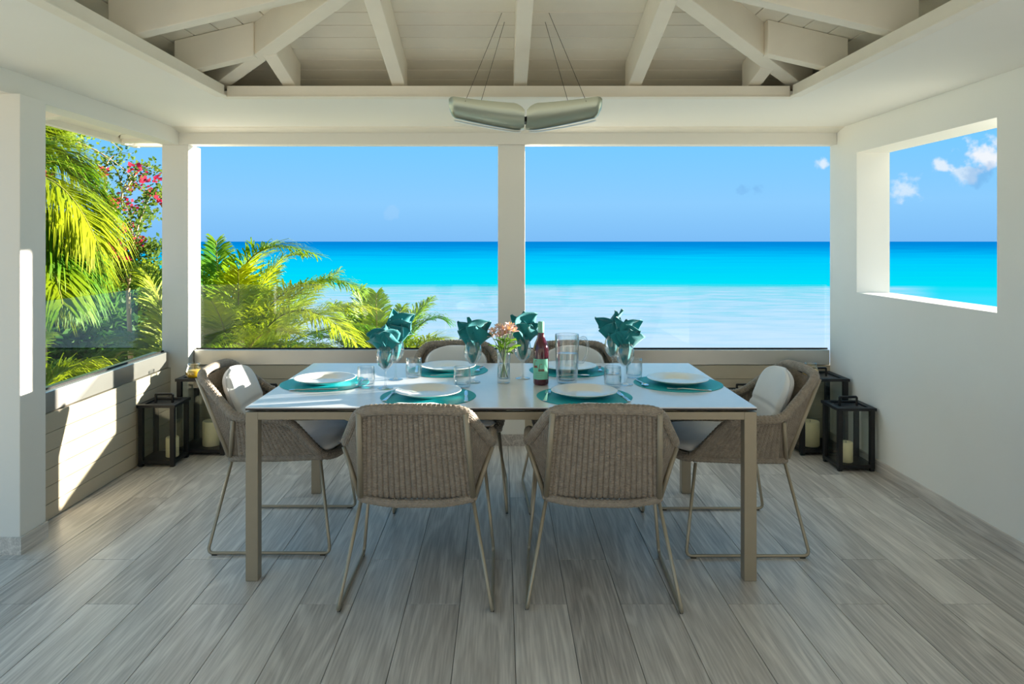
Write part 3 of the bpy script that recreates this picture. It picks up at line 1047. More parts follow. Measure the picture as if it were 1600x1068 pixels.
# ------------------------------------------------------------------ place settings
MR = .212
settings = [('near left', (-.326, 3.296), 0), ('near right', (.372, 3.296), 0), ('far left', (-.285, 3.955), PI),
            ('far right', (.365, 3.955), PI), ('left end', (-.862, 3.60), -PI / 2), ('right end', (.862, 3.59), PI / 2)]
mat_mesh = MB().lathe([(0, 0), (MR, 0), (MR + .002, .0015), (MR, .003), (0, .0032)], 64).mesh('placemat', 'placemat', smooth=False)
plate_prof = [(0, 0), (.075, 0), (.082, .003), (.115, .012), (.146, .024), (.149, .0255), (.1485, .0275), (.145, .0272), (.118, .0165), (.092, .0105), (.084, .0065), (.078, .005), (0, .005)]
plate_mesh = MB().lathe(plate_prof, 64).mesh('dinner_plate', 'porcelain', smooth=True)


def flat_outline(pts, t, z=None):
    """extruded strip: pts = [(y, half width, z)]"""
    m = MB()
    n = len(pts)
    vs = []
    for (y, w, z) in pts:
        vs += [(-w, y, z), (w, y, z), (w * .8, y, z + t), (-w * .8, y, z + t)]
    fs = []
    for i in range(n - 1):
        a, b = i * 4, i * 4 + 4
        fs += [(a, a + 1, b + 1, b), (a + 1, a + 2, b + 2, b + 1), (a + 2, a + 3, b + 3, b + 2), (a + 3, a, b, b + 3)]
    fs += [(3, 2, 1, 0), ((n - 1) * 4, (n - 1) * 4 + 1, (n - 1) * 4 + 2, (n - 1) * 4 + 3)]
    return m.add(vs, fs)


fm = flat_outline([(-.10, .008, 0), (-.095, .0105, 0), (-.05, .008, .001), (0, .0042, .004), (.03, .004, .006), (.045, .011, .004), (.055, .0125, .003)], .0025)
for k in range(4):
    x = -.0095 + k * .00633
    fm.add([(x - .0016, .052, .003), (x + .0016, .052, .003), (x + .0011, .10, .006), (x - .0011, .10, .006),
            (x - .0016, .052, .0052), (x + .0016, .052, .0052), (x + .0011, .10, .0078), (x - .0011, .10, .0078)],
           [(0, 3, 2, 1), (4, 5, 6, 7), (0, 1, 5, 4), (1, 2, 6, 5), (2, 3, 7, 6), (3, 0, 4, 7)])
fork_mesh = fm.mesh('fork', 'silver')
knife_mesh = flat_outline([(-.11, .007, 0), (-.105, .0095, 0), (-.04, .0085, .001), (-.01, .005, .002), (.0, .008, .001), (.05, .010, .001), (.09, .009, .001), (.11, .003, .001)], .0025).mesh('knife', 'silver')
sm = flat_outline([(-.09, .0065, 0), (-.085, .0085, 0), (-.04, .0055, .002), (.02, .003, .005), (.035, .004, .004)], .0022)


def bowl(u, v):
    a = 2 * PI * u
    r = v
    return Vector((.0165 * r * math.cos(a), .055 + .026 * r * math.sin(a), .0015 + .0045 * r * r))


sm.grid(bowl, 20, 5)
sm.grid(lambda u, v: bowl(1 - u, v) - Vector((0, 0, .0012)), 20, 5)
spoon_mesh = sm.mesh('spoon', 'silver', smooth=True)


def place(name, mesh, loc, rz, label, cat, group):
    o = bpy.data.objects.new(name, mesh); COL.objects.link(o)
    o.location = loc; o.rotation_euler = (0, 0, rz)
    return tag(o, label, cat, group)


for (nm, (x, y), rz) in settings:
    where = {'near left': 'at the near left seat', 'near right': 'at the near right seat', 'far left': 'at the far left seat',
             'far right': 'at the far right seat behind the jug', 'left end': 'at the left end of the table', 'right end': 'at the right end of the table'}[nm]
    R = Matrix.Rotation(rz, 3, 'Z')
    off = lambda dx, dy, dz: Vector((x, y, TZ)) + R @ Vector((dx, dy, 0)) + Vector((0, 0, dz))
    place('placemat', mat_mesh, (x, y, TZ), rz, 'round teal woven placemat ' + where, 'placemat', 'teal placemats on the table')
    place('dinner_plate', plate_mesh, (x, y + .0, TZ + .0034), rz, 'wide white dinner plate ' + where, 'plate', 'white dinner plates')
    place('fork', fork_mesh, off(-.168, -.012, .0036), rz + math.radians(random.uniform(-9, -3)), 'steel fork beside the plate ' + where, 'fork', 'forks on the placemats')
    place('knife', knife_mesh, off(.170, -.012, .0036), rz + math.radians(random.uniform(2, 9)), 'steel knife beside the plate ' + where, 'knife', 'knives on the placemats')
    place('spoon', spoon_mesh, off(-.01, .178, .0036), rz + PI / 2 + math.radians(random.uniform(-6, 6)), 'small steel spoon beyond the plate ' + where, 'spoon', 'spoons on the placemats')

# ------------------------------------------------------------------ glasses
tum = MB().lathe([(0, 0), (.033, 0), (.038, .004), (.0405, .020), (.0415, .05), (.040, .085), (.0385, .098), (.0375, .0985), (.0368, .096), (.0385, .08), (.0397, .05), (.0385, .024), (.034, .016), (0, .0135)], 40).mesh('tumbler', 'clear_glass', smooth=True)
for (x, y, lab) in [(-.642, 3.50, 'short clear tumbler beside the left end placemat'), (-.446, 3.755, 'short clear tumbler left of the far left plate'),
                    (-.185, 3.50, 'short clear tumbler at the near left plate, in front of a wine glass'), (.530, 3.50, 'short clear tumbler at the near right plate'),
                    (.676, 3.74, 'short clear tumbler left of the right end plate')]:
    place('tumbler', tum, (x, y, TZ + .0005), random.uniform(0, 6), lab, 'glass', 'tumblers on the table')

wg_prof = [(0, 0), (.036, 0), (.0375, .0015), (.030, .004), (.012, .008), (.0048, .014), (.0040, .03), (.0040, .075), (.006, .086), (.018, .095), (.034, .112), (.0425, .135), (.0435, .150), (.040, .175), (.0345, .202),
           (.0337, .2022), (.0391, .175), (.0425, .150), (.0415, .136), (.033, .1135), (.017, .0968), (0, .091)]
wine_mesh = MB().lathe(wg_prof, 40).mesh('wine_glass', 'clear_glass', smooth=True)


def napkin(seed, petals):
    """square cloth pushed by its middle into a glass, its corners opening over the rim.
    petals: (azimuth, outward tilt, length above the rim, half width)"""
    rn = random.Random(seed)
    m = MB()
    p0, p1 = rn.uniform(0, 6), rn.uniform(0, 6)

    def core(u, v):
        a = 2 * PI * u
        pl = .5 * math.sin(6 * a + p0) + .35 * math.sin(9 * a + p1)
        r = .006 + .027 * min(1, v * 1.6) ** .7 - .004 * v
        r *= 1 + .13 * pl * min(1, v * 2)
        return Vector((r * math.cos(a), r * math.sin(a), .0965 + .118 * v + .004 * pl * v))
    m.grid(core, 60, 14)
    for (az, tilt, ln, wd) in petals:
        d = Vector((math.cos(az), math.sin(az), 0)); s_ = Vector((-d.y, d.x, 0)); up = Vector((0, 0, 1))
        q0, q1, q2 = rn.uniform(0, 6), rn.uniform(.6, 1.4), rn.uniform(-.35, .35)
        tw = (1.15 if rn.random() < .5 else .85) * abs(math.cos(az)) * (1 if math.cos(az) > 0 else -1)   # sheets going sideways turn over
        pos, path, N = d * .016 + up * .165, [], 18
        st = (ln + .04) / N
        for i in range(N + 1):
            t = i / N
            th = .05 + (tilt - .05) * min(1, max(0, (t - .2) / .6)) ** 1.2
            path.append((pos.copy(), (up * math.sin(th) * -1 + d * math.cos(th)).normalized()))
            pos = pos + (d * math.sin(th) + up * math.cos(th)) * st

        def sheet(u, v, path=path, s_=s_, wd=wd, q0=q0, q1=q1, q2=q2, tw=tw):
            i = min(N - 1, int(v * N)); f = v * N - i
            c = path[i][0].lerp(path[i + 1][0], f); nn = path[i][1].lerp(path[i + 1][1], f)
            w = 1.7 * wd * min((.30 + .70 * min(1, v / .5) ** 1.3), max(.02, (1 - v) / .48) ** .85)
            x = 2 * u - 1
            k = tw * min(1, v * 1.6)
            s2_ = s_ * math.cos(k) + nn * math.sin(k)
            nn = nn * math.cos(k) - s_ * math.sin(k)
            curl = .20 * w * (x * x) * q1 * (1 - .3 * v)             # cupped across
            rip = .008 * math.sin(3.2 * x + q0 + 5 * v) * min(1, v * 2)
            return c + s2_ * (x * w + q2 * w * v) - nn * (curl - rip)
        m.grid(sheet, 14, 18)
    o = m.build('napkin', 'napkin', smooth=True, weld=True)
    md = o.modifiers.new('thickness', 'SOLIDIFY'); md.thickness = .0012
    return o


R_ = math.radians
glasses = [(-.546, 3.47, 'nearer of the two wine glasses left of the table centre', 'teal cloth napkin flopping left in the nearer left hand wine glass',
            [(R_(185), 1.45, .095, .040), (R_(240), 1.25, .085, .052), (R_(300), 1.0, .075, .045), (R_(100), .5, .095, .045), (R_(20), .8, .080, .040)]),
           (-.529, 3.69, 'further of the two wine glasses left of the table centre', 'teal cloth napkin pointing up right in the further left hand wine glass',
            [(R_(120), .35, .150, .052), (R_(10), .95, .150, .050), (R_(330), 1.2, .125, .045), (R_(60), .55, .130, .045), (R_(250), .8, .09, .045)]),
           (-.139, 3.62, 'wine glass just left of the flower vase', 'teal cloth napkin in the wine glass left of the flowers',
            [(R_(178), .85, .115, .036), (R_(150), .1, .115, .028), (R_(5), 1.05, .125, .055), (R_(290), .6, .085, .048), (R_(205), 1.35, .085, .036)]),
           (.109, 3.72, 'wine glass between the flower vase and the wine bottle', 'teal cloth napkin in the wine glass behind the flowers',
            [(R_(165), .55, .125, .036), (R_(10), .75, .140, .055), (R_(80), .2, .135, .040), (R_(300), 1.0, .095, .045), (R_(340), 1.2, .105, .040)]),
           (.584, 3.85, 'further of the two wine glasses right of the jug', 'teal cloth napkin flopping left in the further right hand wine glass',
            [(R_(180), 1.15, .125, .038), (R_(60), .25, .125, .038), (R_(260), .6, .075, .042), (R_(30), .6, .14, .036)]),
           (.600, 3.56, 'nearer of the two wine glasses right of the jug', 'teal cloth napkin in the nearer right hand wine glass',
            [(R_(165), .35, .125, .034), (R_(8), .95, .130, .042), (R_(70), .35, .110, .036), (R_(280), .75, .080, .052), (R_(330), 1.15, .090, .045)])]
for i, (x, y, lg_, ln_, pets) in enumerate(glasses):
    place('wine_glass', wine_mesh, (x, y, TZ + .0005), 0, 'clear stemmed ' + lg_, 'wine glass', 'wine glasses with napkins')
    nk = napkin(20 + i, pets)
    nk.location = (x, y, TZ + .0005)
    tag(nk, ln_, 'napkin', 'teal napkins in the glasses')

# ------------------------------------------------------------------ wine bottle
bt = empty('wine_bottle', (.193, 3.566, TZ + .0005))
tag(bt, 'dark red wine bottle with mint green label and neck foil', 'bottle')
MB().lathe([(0, .004), (.030, 0), (.0365, .004), (.0375, .012), (.0375, .165), (.0365, .180), (.031, .200), (.021, .222), (.0155, .242), (.0142, .262), (.0142, .266), (0, .266)], 40).build('bottle_body', 'wine', bt, smooth=True)
MB().lathe([(.0146, .246), (.0148, .2462), (.0150, .262), (.0152, .302), (.0140, .3045), (0, .3045)], 32).build('neck_foil', 'mint_foil', bt, smooth=True)
lb = MB()
rl = .0379


def cyl(ang, z, r=rl):
    return Vector((r * math.sin(ang), -r * math.cos(ang), z))


lb.grid(lambda u, v: cyl(-1.35 + 2.35 * u, .030 + .098 * v), 24, 2)
lab_o = lb.build('label', 'mint_label', bt, smooth=True)
ink = MB()


def stroke(pts, w):
    ink.tube([cyl(a, z, rl + .0003) for a, z in pts], w, 5)


rn = random.Random(3)
for (a0, z0, k) in [(-.98, .098, 3), (-.28, .082, 4)]:
    # brush script marks
    stroke([(a0 + .02, z0 - .014), (a0, z0 + .004), (a0 + .12, z0 + .022), (a0 + .30, z0 + .024), (a0 + .34, z0 + .018)], .0010)
    for j in range(k):
        s0 = a0 - .08 + j * .19
        stroke([(s0, z0 - .012), (s0 + .04, z0 - .002), (s0 + .10, z0 - .001), (s0 + .09, z0 - .012), (s0 + .15, z0 - .008), (s0 + .19, z0 - .012)], .0011)
for z in (.060, .050, .041):
    stroke([(-.75 + i * .1, z) for i in range(10)], .00035)
ink.build('label_print', 'label_ink', lab_o)

# ------------------------------------------------------------------ water jug
jg = empty('water_jug', (.322, 3.60, TZ + .0005))
tag(jg, 'clear glass water jug with handle, half full', 'jug')
MB().lathe([(0, 0), (.043, 0), (.047, .004), (.052, .03), (.0555, .09), (.0575, .16), (.0582, .236), (.0575, .2395), (.0562, .238), (.0550, .16), (.0528, .09), (.0495, .034), (.045, .018), (0, .015)], 48).build('jug_body', 'clear_glass', jg, smooth=True)
MB().lathe([(0, .0165), (.0440, .0185), (.0488, .034), (.0522, .09), (.0543, .145), (.0543, .1455), (0, .1455)], 48).build('water', 'water', jg, smooth=True)
hp = rounded([(.0575, 0, .215), (.088, 0, .228), (.103, 0, .185), (.098, 0, .135), (.075, 0, .098), (.0545, 0, .104)], .035, False, 8)
MB().tube(resample(hp, .006), .0068, 12).build('handle', 'thick_glass', jg, smooth=True)

# ------------------------------------------------------------------ vase and flowers
vs_ = empty('flower_vase', (.0125, 3.606, TZ + .0005))
tag(vs_, 'slim clear glass vase in the middle of the table', 'vase')
MB().lathe([(0, 0), (.029, 0), (.0315, .003), (.032, .02), (.030, .06), (.0305, .10), (.0335, .150), (.0325, .1515), (.0312, .149), (.0285, .10), (.028, .06), (.0298, .026), (.027, .022), (0, .020)], 36).build('vase_body', 'clear_glass', vs_, smooth=True)
MB().lathe([(0, .021), (.0265, .023), (.0292, .027), (.0275, .06), (.0278, .095), (0, .0955)], 36).build('water', 'water', vs_, smooth=True)
bq = empty('flower_bouquet', (.0125, 3.606, TZ + .024))
tag(bq, 'bunch of peach pink lilies with green leaves in the vase', 'flowers')
rn = random.Random(11)


def petal(m, c, d, up, ln, wd):
    d = d.normalized(); s = d.cross(up).normalized()
    pts = [(0, .15), (.35, .8), (.65, 1), (.88, .6), (1, .05)]
    vs, fs = [], []
    for (t, w) in pts:
        p = c + d * (t * ln) + up * (.25 * ln * t * (1 - t) - .10 * ln * t * t)
        vs += [p - s * (w * wd), p + up * (-.004), p + s * (w * wd)]
    for i in range(len(pts) - 1):
        a = i * 3
        fs += [(a, a + 1, a + 4, a + 3), (a + 1, a + 2, a + 5, a + 4)]
    m.add(vs, fs)


heads = [(-.045, -.01, .225), (-.018, -.025, .205), (.005, -.02, .215), (.022, -.03, .235), (.045, -.01, .225), (-.02, .02, .24), (.03, .025, .245), (-.055, .01, .20), (.0, .0, .232)]
for i, hpt in enumerate(heads):
    hpt = Vector(hpt)
    foot = Vector((-hpt.x * .35, -hpt.y * .35, .004))
    mid = Vector((hpt.x * .25, hpt.y * .25, .115))
    st = MB().tube(bez(foot, mid, hpt, 10), .0017, 6).build('stem', 'stem_green', bq, smooth=True)
    fo = MB()
    axis = Vector((hpt.x * 4, hpt.y * 4 - .25, .75)).normalized()
    e1 = axis.orthogonal().normalized(); e2 = axis.cross(e1)
    for k in range(6):
        a = 2 * PI * k / 6 + rn.uniform(-.2, .2)
        d = (e1 * math.cos(a) + e2 * math.sin(a)) * (.85 + .2 * (k % 2)) + axis * .75
        petal(fo, hpt, d, axis, .034 + .006 * rn.random(), .0085)
    f_o = fo.build('flower', 'petal_pink', bq, smooth=True)
    sm_ = MB()
    for k in range(4):
        a = 2 * PI * k / 4
        sm_.tube([hpt, hpt + axis * .028 + (e1 * math.cos(a) + e2 * math.sin(a)) * .008], .0009, 5)
    sm_.build('stamen', 'petal_yellow', f_o)
for i in range(26):
    a = rn.uniform(0, 6.28); z = rn.uniform(.125, .195); r = rn.uniform(.008, .026)
    lf = MB()
    d = Vector((math.cos(a), math.sin(a), rn.uniform(.1, .9)))
    petal(lf, Vector((math.cos(a) * r, math.sin(a) * r, z)), d, Vector((0, 0, 1)), rn.uniform(.045, .075), .0075)
    lf.build('leaf', 'bouquet_leaf', bq, smooth=True)


# ------------------------------------------------------------------ lanterns
def make_lantern(wd, dp, ht, label):
    r = empty('lantern')
    tag(r, label, 'lantern', 'black glass sided lanterns')
    hx, hy = wd / 2, dp / 2
    b = .011 + wd * .012
    for sx in (-1, 1):
        for sy in (-1, 1):
            x0 = sx * hx - (2 * b if sx > 0 else 0); y0 = sy * hy - (2 * b if sy > 0 else 0)
            MB().box(x0, x0 + 2 * b, y0, y0 + 2 * b, .016, ht - .012).build('post', 'black_metal', r, bevel=.0015)
            MB().box(x0 + .002, x0 + 2 * b - .002, y0 + .002, y0 + 2 * b - .002, 0, .018).build('foot', 'black_metal', r, bevel=.001)
    MB().box(-hx + .001, hx - .001, -hy + .001, hy - .001, .018, .040).build('base', 'black_metal', r, bevel=.002)
    fr = MB()
    e_ = .008
    fr.box(-hx - e_, hx + e_, -hy - e_, -hy + 2 * b, ht - .018, ht)
    fr.box(-hx - e_, hx + e_, hy - 2 * b, hy + e_, ht - .018, ht)
    fr.box(-hx - e_, -hx + 2 * b, -hy + 2 * b, hy - 2 * b, ht - .018, ht)
    fr.box(hx - 2 * b, hx + e_, -hy + 2 * b, hy - 2 * b, ht - .018, ht)
    lid = fr.build('lid_frame', 'black_metal', r, bevel=.0015)
    MB().box(-hx + 2 * b, hx - 2 * b, -hy + 2 * b, hy - 2 * b, ht - .016, ht - .010).build('lid_panel', 'black_panel', lid)
    hw = wd * .24
    MB().tube(rounded([(-hw, 0, ht - .010), (-hw, 0, ht + .045), (hw, 0, ht + .045), (hw, 0, ht - .010)], .006, False, 4), .0085, 4).build('handle', 'black_metal', lid)
    for sy in (-1, 1):
        MB().box(-hx + 2 * b, hx - 2 * b, sy * (hy - b) - .0015, sy * (hy - b) + .0015, .041, ht - .019).build('glass_pane', 'lantern_glass', r)
    for sx in (-1, 1):
        MB().box(sx * (hx - b) - .0015, sx * (hx - b) + .0015, -hy + 2 * b, hy - 2 * b, .041, ht - .019).build('glass_pane', 'lantern_glass', r)
    return r


def make_candle(r, h, label):
    c = empty('pillar_candle')
    tag(c, label, 'candle', 'cream pillar candles in the lanterns')
    MB().lathe([(0, 0), (r - .003, 0), (r, .003), (r, h - .006), (r - .004, h), (r - .010, h - .002), (r * .45, h - .008), (0, h - .009)], 32).build('wax', 'candle_wax', c, smooth=True)
    MB().tube([(0, 0, h - .010), (.001, 0, h - .002), (.003, 0, h + .006)], .0013, 6).build('wick', 'wick', c)
    return c


small = make_lantern(.226, .226, .392, 'small black lantern against the left parapet, in front of the larger one')
small.location = (-2.172, 4.745, 0)
large = make_lantern(.315, .300, .510, 'large black lantern in the left back corner with an orange jar on top')
large.location = (-1.995, 5.030, 0)
dup(small, (2.195, 4.655, 0), 0, 'small black lantern against the right wall, in front of the larger one')
dup(large, (2.145, 5.030, 0), 0, 'large black lantern in the right back corner behind the small one')
dup(small, (-1.60, 5.06, 0), 0, 'small black lantern by the back parapet, behind the left armchair')
dup(small, (1.675, 5.06, 0), 0, 'small black lantern by the back parapet, behind the right armchair')
cs = make_candle(.040, .125, 'cream pillar candle in the small lantern by the left parapet')
cs.location = (-2.115, 4.735, .0402)
cl_ = make_candle(.060, .165, 'cream pillar candle in the large left corner lantern')
cl_.location = (-1.965, 5.0, .0402)
dup(cs, (2.165, 4.62, .0402), 1, 'cream pillar candle in the small lantern by the right wall')
dup(cl_, (2.095, 4.99, .0402), 1, 'cream pillar candle in the large right corner lantern')
dup(cs, (-1.60, 5.06, .0402), 2, 'cream pillar candle in the lantern behind the left armchair')
dup(cs, (1.675, 5.06, .0402), 2, 'cream pillar candle in the lantern behind the right armchair')


def make_jar(label):
    j = empty('candle_jar')
    tag(j, label, 'jar', 'orange wax jars on the large lanterns')
    MB().lathe([(0, 0), (.034, 0), (.046, .010), (.053, .030), (.052, .050), (.044, .070), (.038, .086), (.040, .100), (.0385, .1005), (.0365, .086), (.0425, .069), (.0505, .049), (.0512, .031), (.0445, .0125), (.033, .004), (0, .0035)], 36).build('jar_glass', 'clear_glass', j, smooth=True)
    MB().lathe([(0, .004), (.033, .0045), (.0440, .0130), (.0507, .031), (.0500, .049), (.0478, .056), (.02, .0545), (0, .0545)], 36).build('wax', 'orange_wax', j, smooth=True)
    return j


jar = make_jar('round glass jar of orange yellow wax on the left lantern')
jar.location = (-2.065, 4.945, .501)
dup(jar, (2.085, 4.96, .501), 0, 'round glass jar of orange wax on the right corner lantern')

# ------------------------------------------------------------------ pendant lamp
PY = 3.62
pend = empty('pendant_lamp', (.118, PY, 2.03))
tag(pend, 'wing shaped metal pendant lamp hanging on four wires over the table', 'lamp')


def wing(side):
    """half-pipe trough that rises and narrows towards its outer end"""
    m = MB()
    Lw = .365

    def surf(u, v, off):
        t = u
        x = .006 + Lw * t
        prof = math.sin(PI * (v))                      # 0 rim .. 1 keel .. 0 rim
        a = PI * (v - .5)
        endc = min(1, (1 - t) / .06) ** .5 if t > .94 else 1
        inc = min(1, t / .12) ** .6 if t < .12 else 1
        dep = (.118 - .030 * t) * (.50 + .50 * endc) * (.66 + .34 * inc)
        wid = (.105 - .02 * t) * (.75 + .25 * endc)
        zr = .050 + .040 * t ** 1.5                    # rim height
        zr -= (1 - inc) * .032 + (1 - endc) * .012
        y = math.sin(a) * (wid - off)
        z = zr - (dep - off) * math.cos(a) ** .8
        return Vector((side * x, y, z))
    nu, nv = 30, 20
    m.grid(lambda u, v: surf(u, v, 0), nu, nv)
    m.grid(lambda u, v: surf(1 - u, v, .004), nu, nv)
    # closing edges
    for v in (0, 1):
        m.grid(lambda u, w_: surf(u, v, .004 * w_), nu, 1)
    for u_ in (0, 1):
        m.grid(lambda u, w_: surf(u_, u, .004 * w_), nv, 1)
    o = m.build('lamp_shade', 'lamp_metal', pend, smooth=True)
    st = MB()
    st.grid(lambda u, v: surf(.04 + .9 * u, .5, 0) + Vector((0, -.012 + .03 * v, -.006 - .004 * u)), 20, 1)
    st.grid(lambda u, v: surf(.94 - .9 * u, .5, 0) + Vector((0, -.012 + .03 * v, -.010 - .004 * (1 - u))), 20, 1)
    st.build('diffuser_strip', 'lamp_white', o)
    for (u, sy) in ((.78, -.92), (.62, .92)):
        p = surf(u, .5 + sy * .5, 0)
        q = Vector((side * .035, sy * .02, .70))
        MB().tube([p, q], .0014, 5).build('suspension_wire', 'wire', pend)


wing(-1); wing(1)
MB().box(-.008, .008, -.045, .045, -.028, -.004).build('hub', 'black_metal', pend, bevel=.002)
MB().box(-.075, .075, -.035, .035, .70, .735).build('ceiling_canopy', 'lamp_white', pend, bevel=.004)

# ------------------------------------------------------------------ planting outside
def frond(m, rib, pts, ll, rn, droop=.5, side_bias=None, n=78):
    """feather leaf: tapering rib with leaflets on both sides"""
    pts = [Vector(p) for p in pts]
    L = sum((pts[i + 1] - pts[i]).length for i in range(len(pts) - 1))
    sp = resample(pts, L / n)
    rib.tube(sp, [.014 * (1 - .85 * i / (len(sp) - 1)) + .002 for i in range(len(sp))], 5)
    for i in range(3, len(sp)):
        t = i / (len(sp) - 1)
        d = (sp[i] - sp[i - 1]).normalized()
        side = d.cross(Vector((0, 0, 1)))
        if side.length < .15:
            side = d.cross(Vector((.4, 1, 0)))
        side.normalize()
        upv = side.cross(d).normalized()
        ln = ll * (.55 + .6 * math.sin(PI * min(1, t * 1.05)) ** .7) * (1 - .35 * t)
        for s in (-1, 1):
            for rep in range(2):
                k = ln * rn.uniform(.75, 1.2)
                fw = d * rn.uniform(.7, 1.2) + side * s * rn.uniform(.6, 1.0) + upv * rn.uniform(-.05, .5)
                fw.normalize()
                p0 = sp[i].lerp(sp[i - 1], rn.random())
                wv = fw.cross(upv).normalized() * (.0082 * rn.uniform(.7, 1.3))
                p1 = p0 + fw * (k * .45) + Vector((0, 0, -droop * k * .12))
                p2 = p0 + fw * (k * .82) + Vector((0, 0, -droop * k * .45))
                p3 = p0 + fw * (k * .95) + Vector((0, 0, -droop * k * .75))
                m.add([p0 - wv * .5, p0 + wv * .5, p1 - wv, p1 + wv, p2 - wv * .7, p2 + wv * .7, p3],
                      [(0, 1, 3, 2), (2, 3, 5, 4), (4, 5, 6)])


def palm(label, crown, specs, ll, seed, leaf='palm_leaf', droop=.5, ground=-4.3, lean=(0, 0)):
    rn = random.Random(seed)
    base = Vector((crown.x + lean[0], crown.y + lean[1], ground))
    r = empty('coconut_palm', base)
    tag(r, label, 'palm tree', 'palms outside the terrace')
    loc = lambda p: Vector(p) - base
    tr = bez(Vector((0, 0, 0)), (loc(crown)) * .5 + Vector((.12, 0, 0)), loc(crown) - Vector((0, 0, .05)), 24)
    MB().tube(tr, [.17 - .07 * i / 24 + (.012 if i % 2 else 0) for i in range(25)], 10).build('trunk', 'bark', r, smooth=True)
    for (a, b, c) in specs:
        m, rb = MB(), MB()
        frond(m, rb, [loc(p) for p in bez(a, b, c, 16)], ll * rn.uniform(.9, 1.1), rn, droop)
        f = m.build('frond', leaf, r)
        rb.build('rib', 'palm_rib', f, smooth=True)
    return r


def S(y0, lst):
    out = []
    for q in lst:
        (x0, v0), (x1, v1), (x2, v2) = q[:3]
        dz = q[3] if len(q) > 3 else 0
        out.append((at(x0, v0, y0), at(x1, v1, y0 + dz * .5), at(x2, v2, y0 + dz)))
    return out


palm('tall palm with arching fronds close behind the left sea view glass', at(366, 600, 8.0), S(8.0, [
    ((352, 580), (343, 475), (338, 376), .3), ((356, 580), (385, 412), (492, 398), -.5), ((362, 580), (412, 440), (470, 396), .4),
    ((376, 590), (468, 455), (560, 452), -.4), ((376, 590), (450, 488), (556, 535), -.8), ((350, 585), (326, 480), (316, 408), .5),
    ((370, 590), (440, 500), (528, 425), .6), ((385, 595), (475, 525), (585, 512), .2), ((362, 585), (396, 480), (428, 420), .9),
    ((348, 592), (318, 530), (285, 490), 0), ((380, 600), (450, 548), (520, 560), -.6), ((366, 590), (372, 490), (372, 420), -.7),
    ((360, 595), (330, 540), (300, 560), -.9), ((385, 600), (420, 530), (480, 470), 1.0), ((372, 598), (400, 530), (452, 520), -.9), ((380, 600), (440, 560), (500, 540), .8), ((390, 605), (470, 545), (560, 560), .9), ((365, 595), (352, 520), (330, 470), -.9), ((376, 598), (420, 480), (500, 445), -.9), ((385, 600), (480, 500), (575, 480), .5)]), .50, 5, 'palm_leaf', .45)
palm('smaller palm with upright spiky fronds left of the middle column', at(600, 620, 9.0), S(9.0, [
    ((592, 605), (577, 525), (562, 452), .3), ((596, 605), (590, 530), (588, 458), -.4), ((602, 605), (628, 525), (672, 468), .5),
    ((606, 608), (650, 515), (697, 500), 0), ((606, 610), (655, 540), (702, 535), -.6), ((592, 610), (545, 545), (500, 525), -.3),
    ((602, 612), (640, 555), (690, 570), -.5), ((588, 605), (552, 515), (522, 475), .6), ((600, 605), (610, 540), (628, 480), .9),
    ((590, 612), (560, 560), (520, 580), .2)]), .46, 9, 'palm_leaf', .4)
palm('big palm with drooping yellow green fronds at the far left', at(-10, 330, 6.3), S(6.2, [
    ((10, 300), (98, 295), (165, 425), .2), ((5, 310), (80, 350), (128, 470), -.2), ((10, 290), (95, 255), (170, 335), .6),
    ((0, 345), (62, 385), (98, 475), -.5), ((5, 270), (65, 225), (125, 262), .7), ((0, 320), (45, 345), (72, 470), .3),
    ((8, 285), (85, 285), (150, 375), -.3), ((0, 330), (68, 335), (110, 420), .5), ((-5, 300), (-60, 230), (-150, 300), .5),
    ((-5, 320), (-70, 330), (-130, 440), -.4), ((5, 260), (45, 190), (85, 215), 1.0)]), .52, 13, 'palm_leaf_near', .8)
palm('young palm with low fronds seen through the left glass', at(285, 640, 7.4), S(7.2, [
    ((275, 610), (246, 462), (204, 412), .2), ((275, 620), (225, 548), (168, 568), 0), ((270, 620), (235, 535), (180, 530), .6),
    ((275, 625), (262, 520), (262, 455), .7), ((280, 630), (230, 590), (170, 610), -.4)]), .50, 17, 'palm_leaf_near', .5)
palm('low palm frond clump beside the left parapet, below the glass', at(30, 690, 5.6), S(5.6, [
    ((35, 660), (110, 575), (195, 590), .6), ((30, 665), (85, 590), (150, 570), .9), ((30, 670), (90, 610), (160, 640), .2),
    ((25, 660), (30, 560), (75, 520), .8)]), .36, 19, 'palm_leaf_near', .5)


def leaf_cloud(m, c, rad, n, size, rn, shell=.55):
    for _ in range(n):
        d = Vector((rn.gauss(0, 1), rn.gauss(0, 1), rn.gauss(0, 1))).normalized()
        k = shell + (1 - shell) * rn.random()
        k *= 1 + .15 * math.sin(5 * d.x + 3 * d.z) + .12 * math.sin(9 * d.y + 7 * d.z)
        p = Vector((c.x + d.x * rad[0] * k, c.y + d.y * rad[1] * k, c.z + d.z * rad[2] * k))
        a = Vector((rn.gauss(0, 1), rn.gauss(0, 1), rn.gauss(-.2, .7))).normalized()
        b = a.cross(Vector((rn.gauss(0, 1), rn.gauss(0, 1), rn.gauss(0, 1)))).normalized()
        s = size * rn.uniform(.6, 1.3)
        m.add([p, p + a * s * .5 + b * s * .28, p + a * s, p + a * s * .5 - b * s * .28], [(0, 1, 2, 3)])


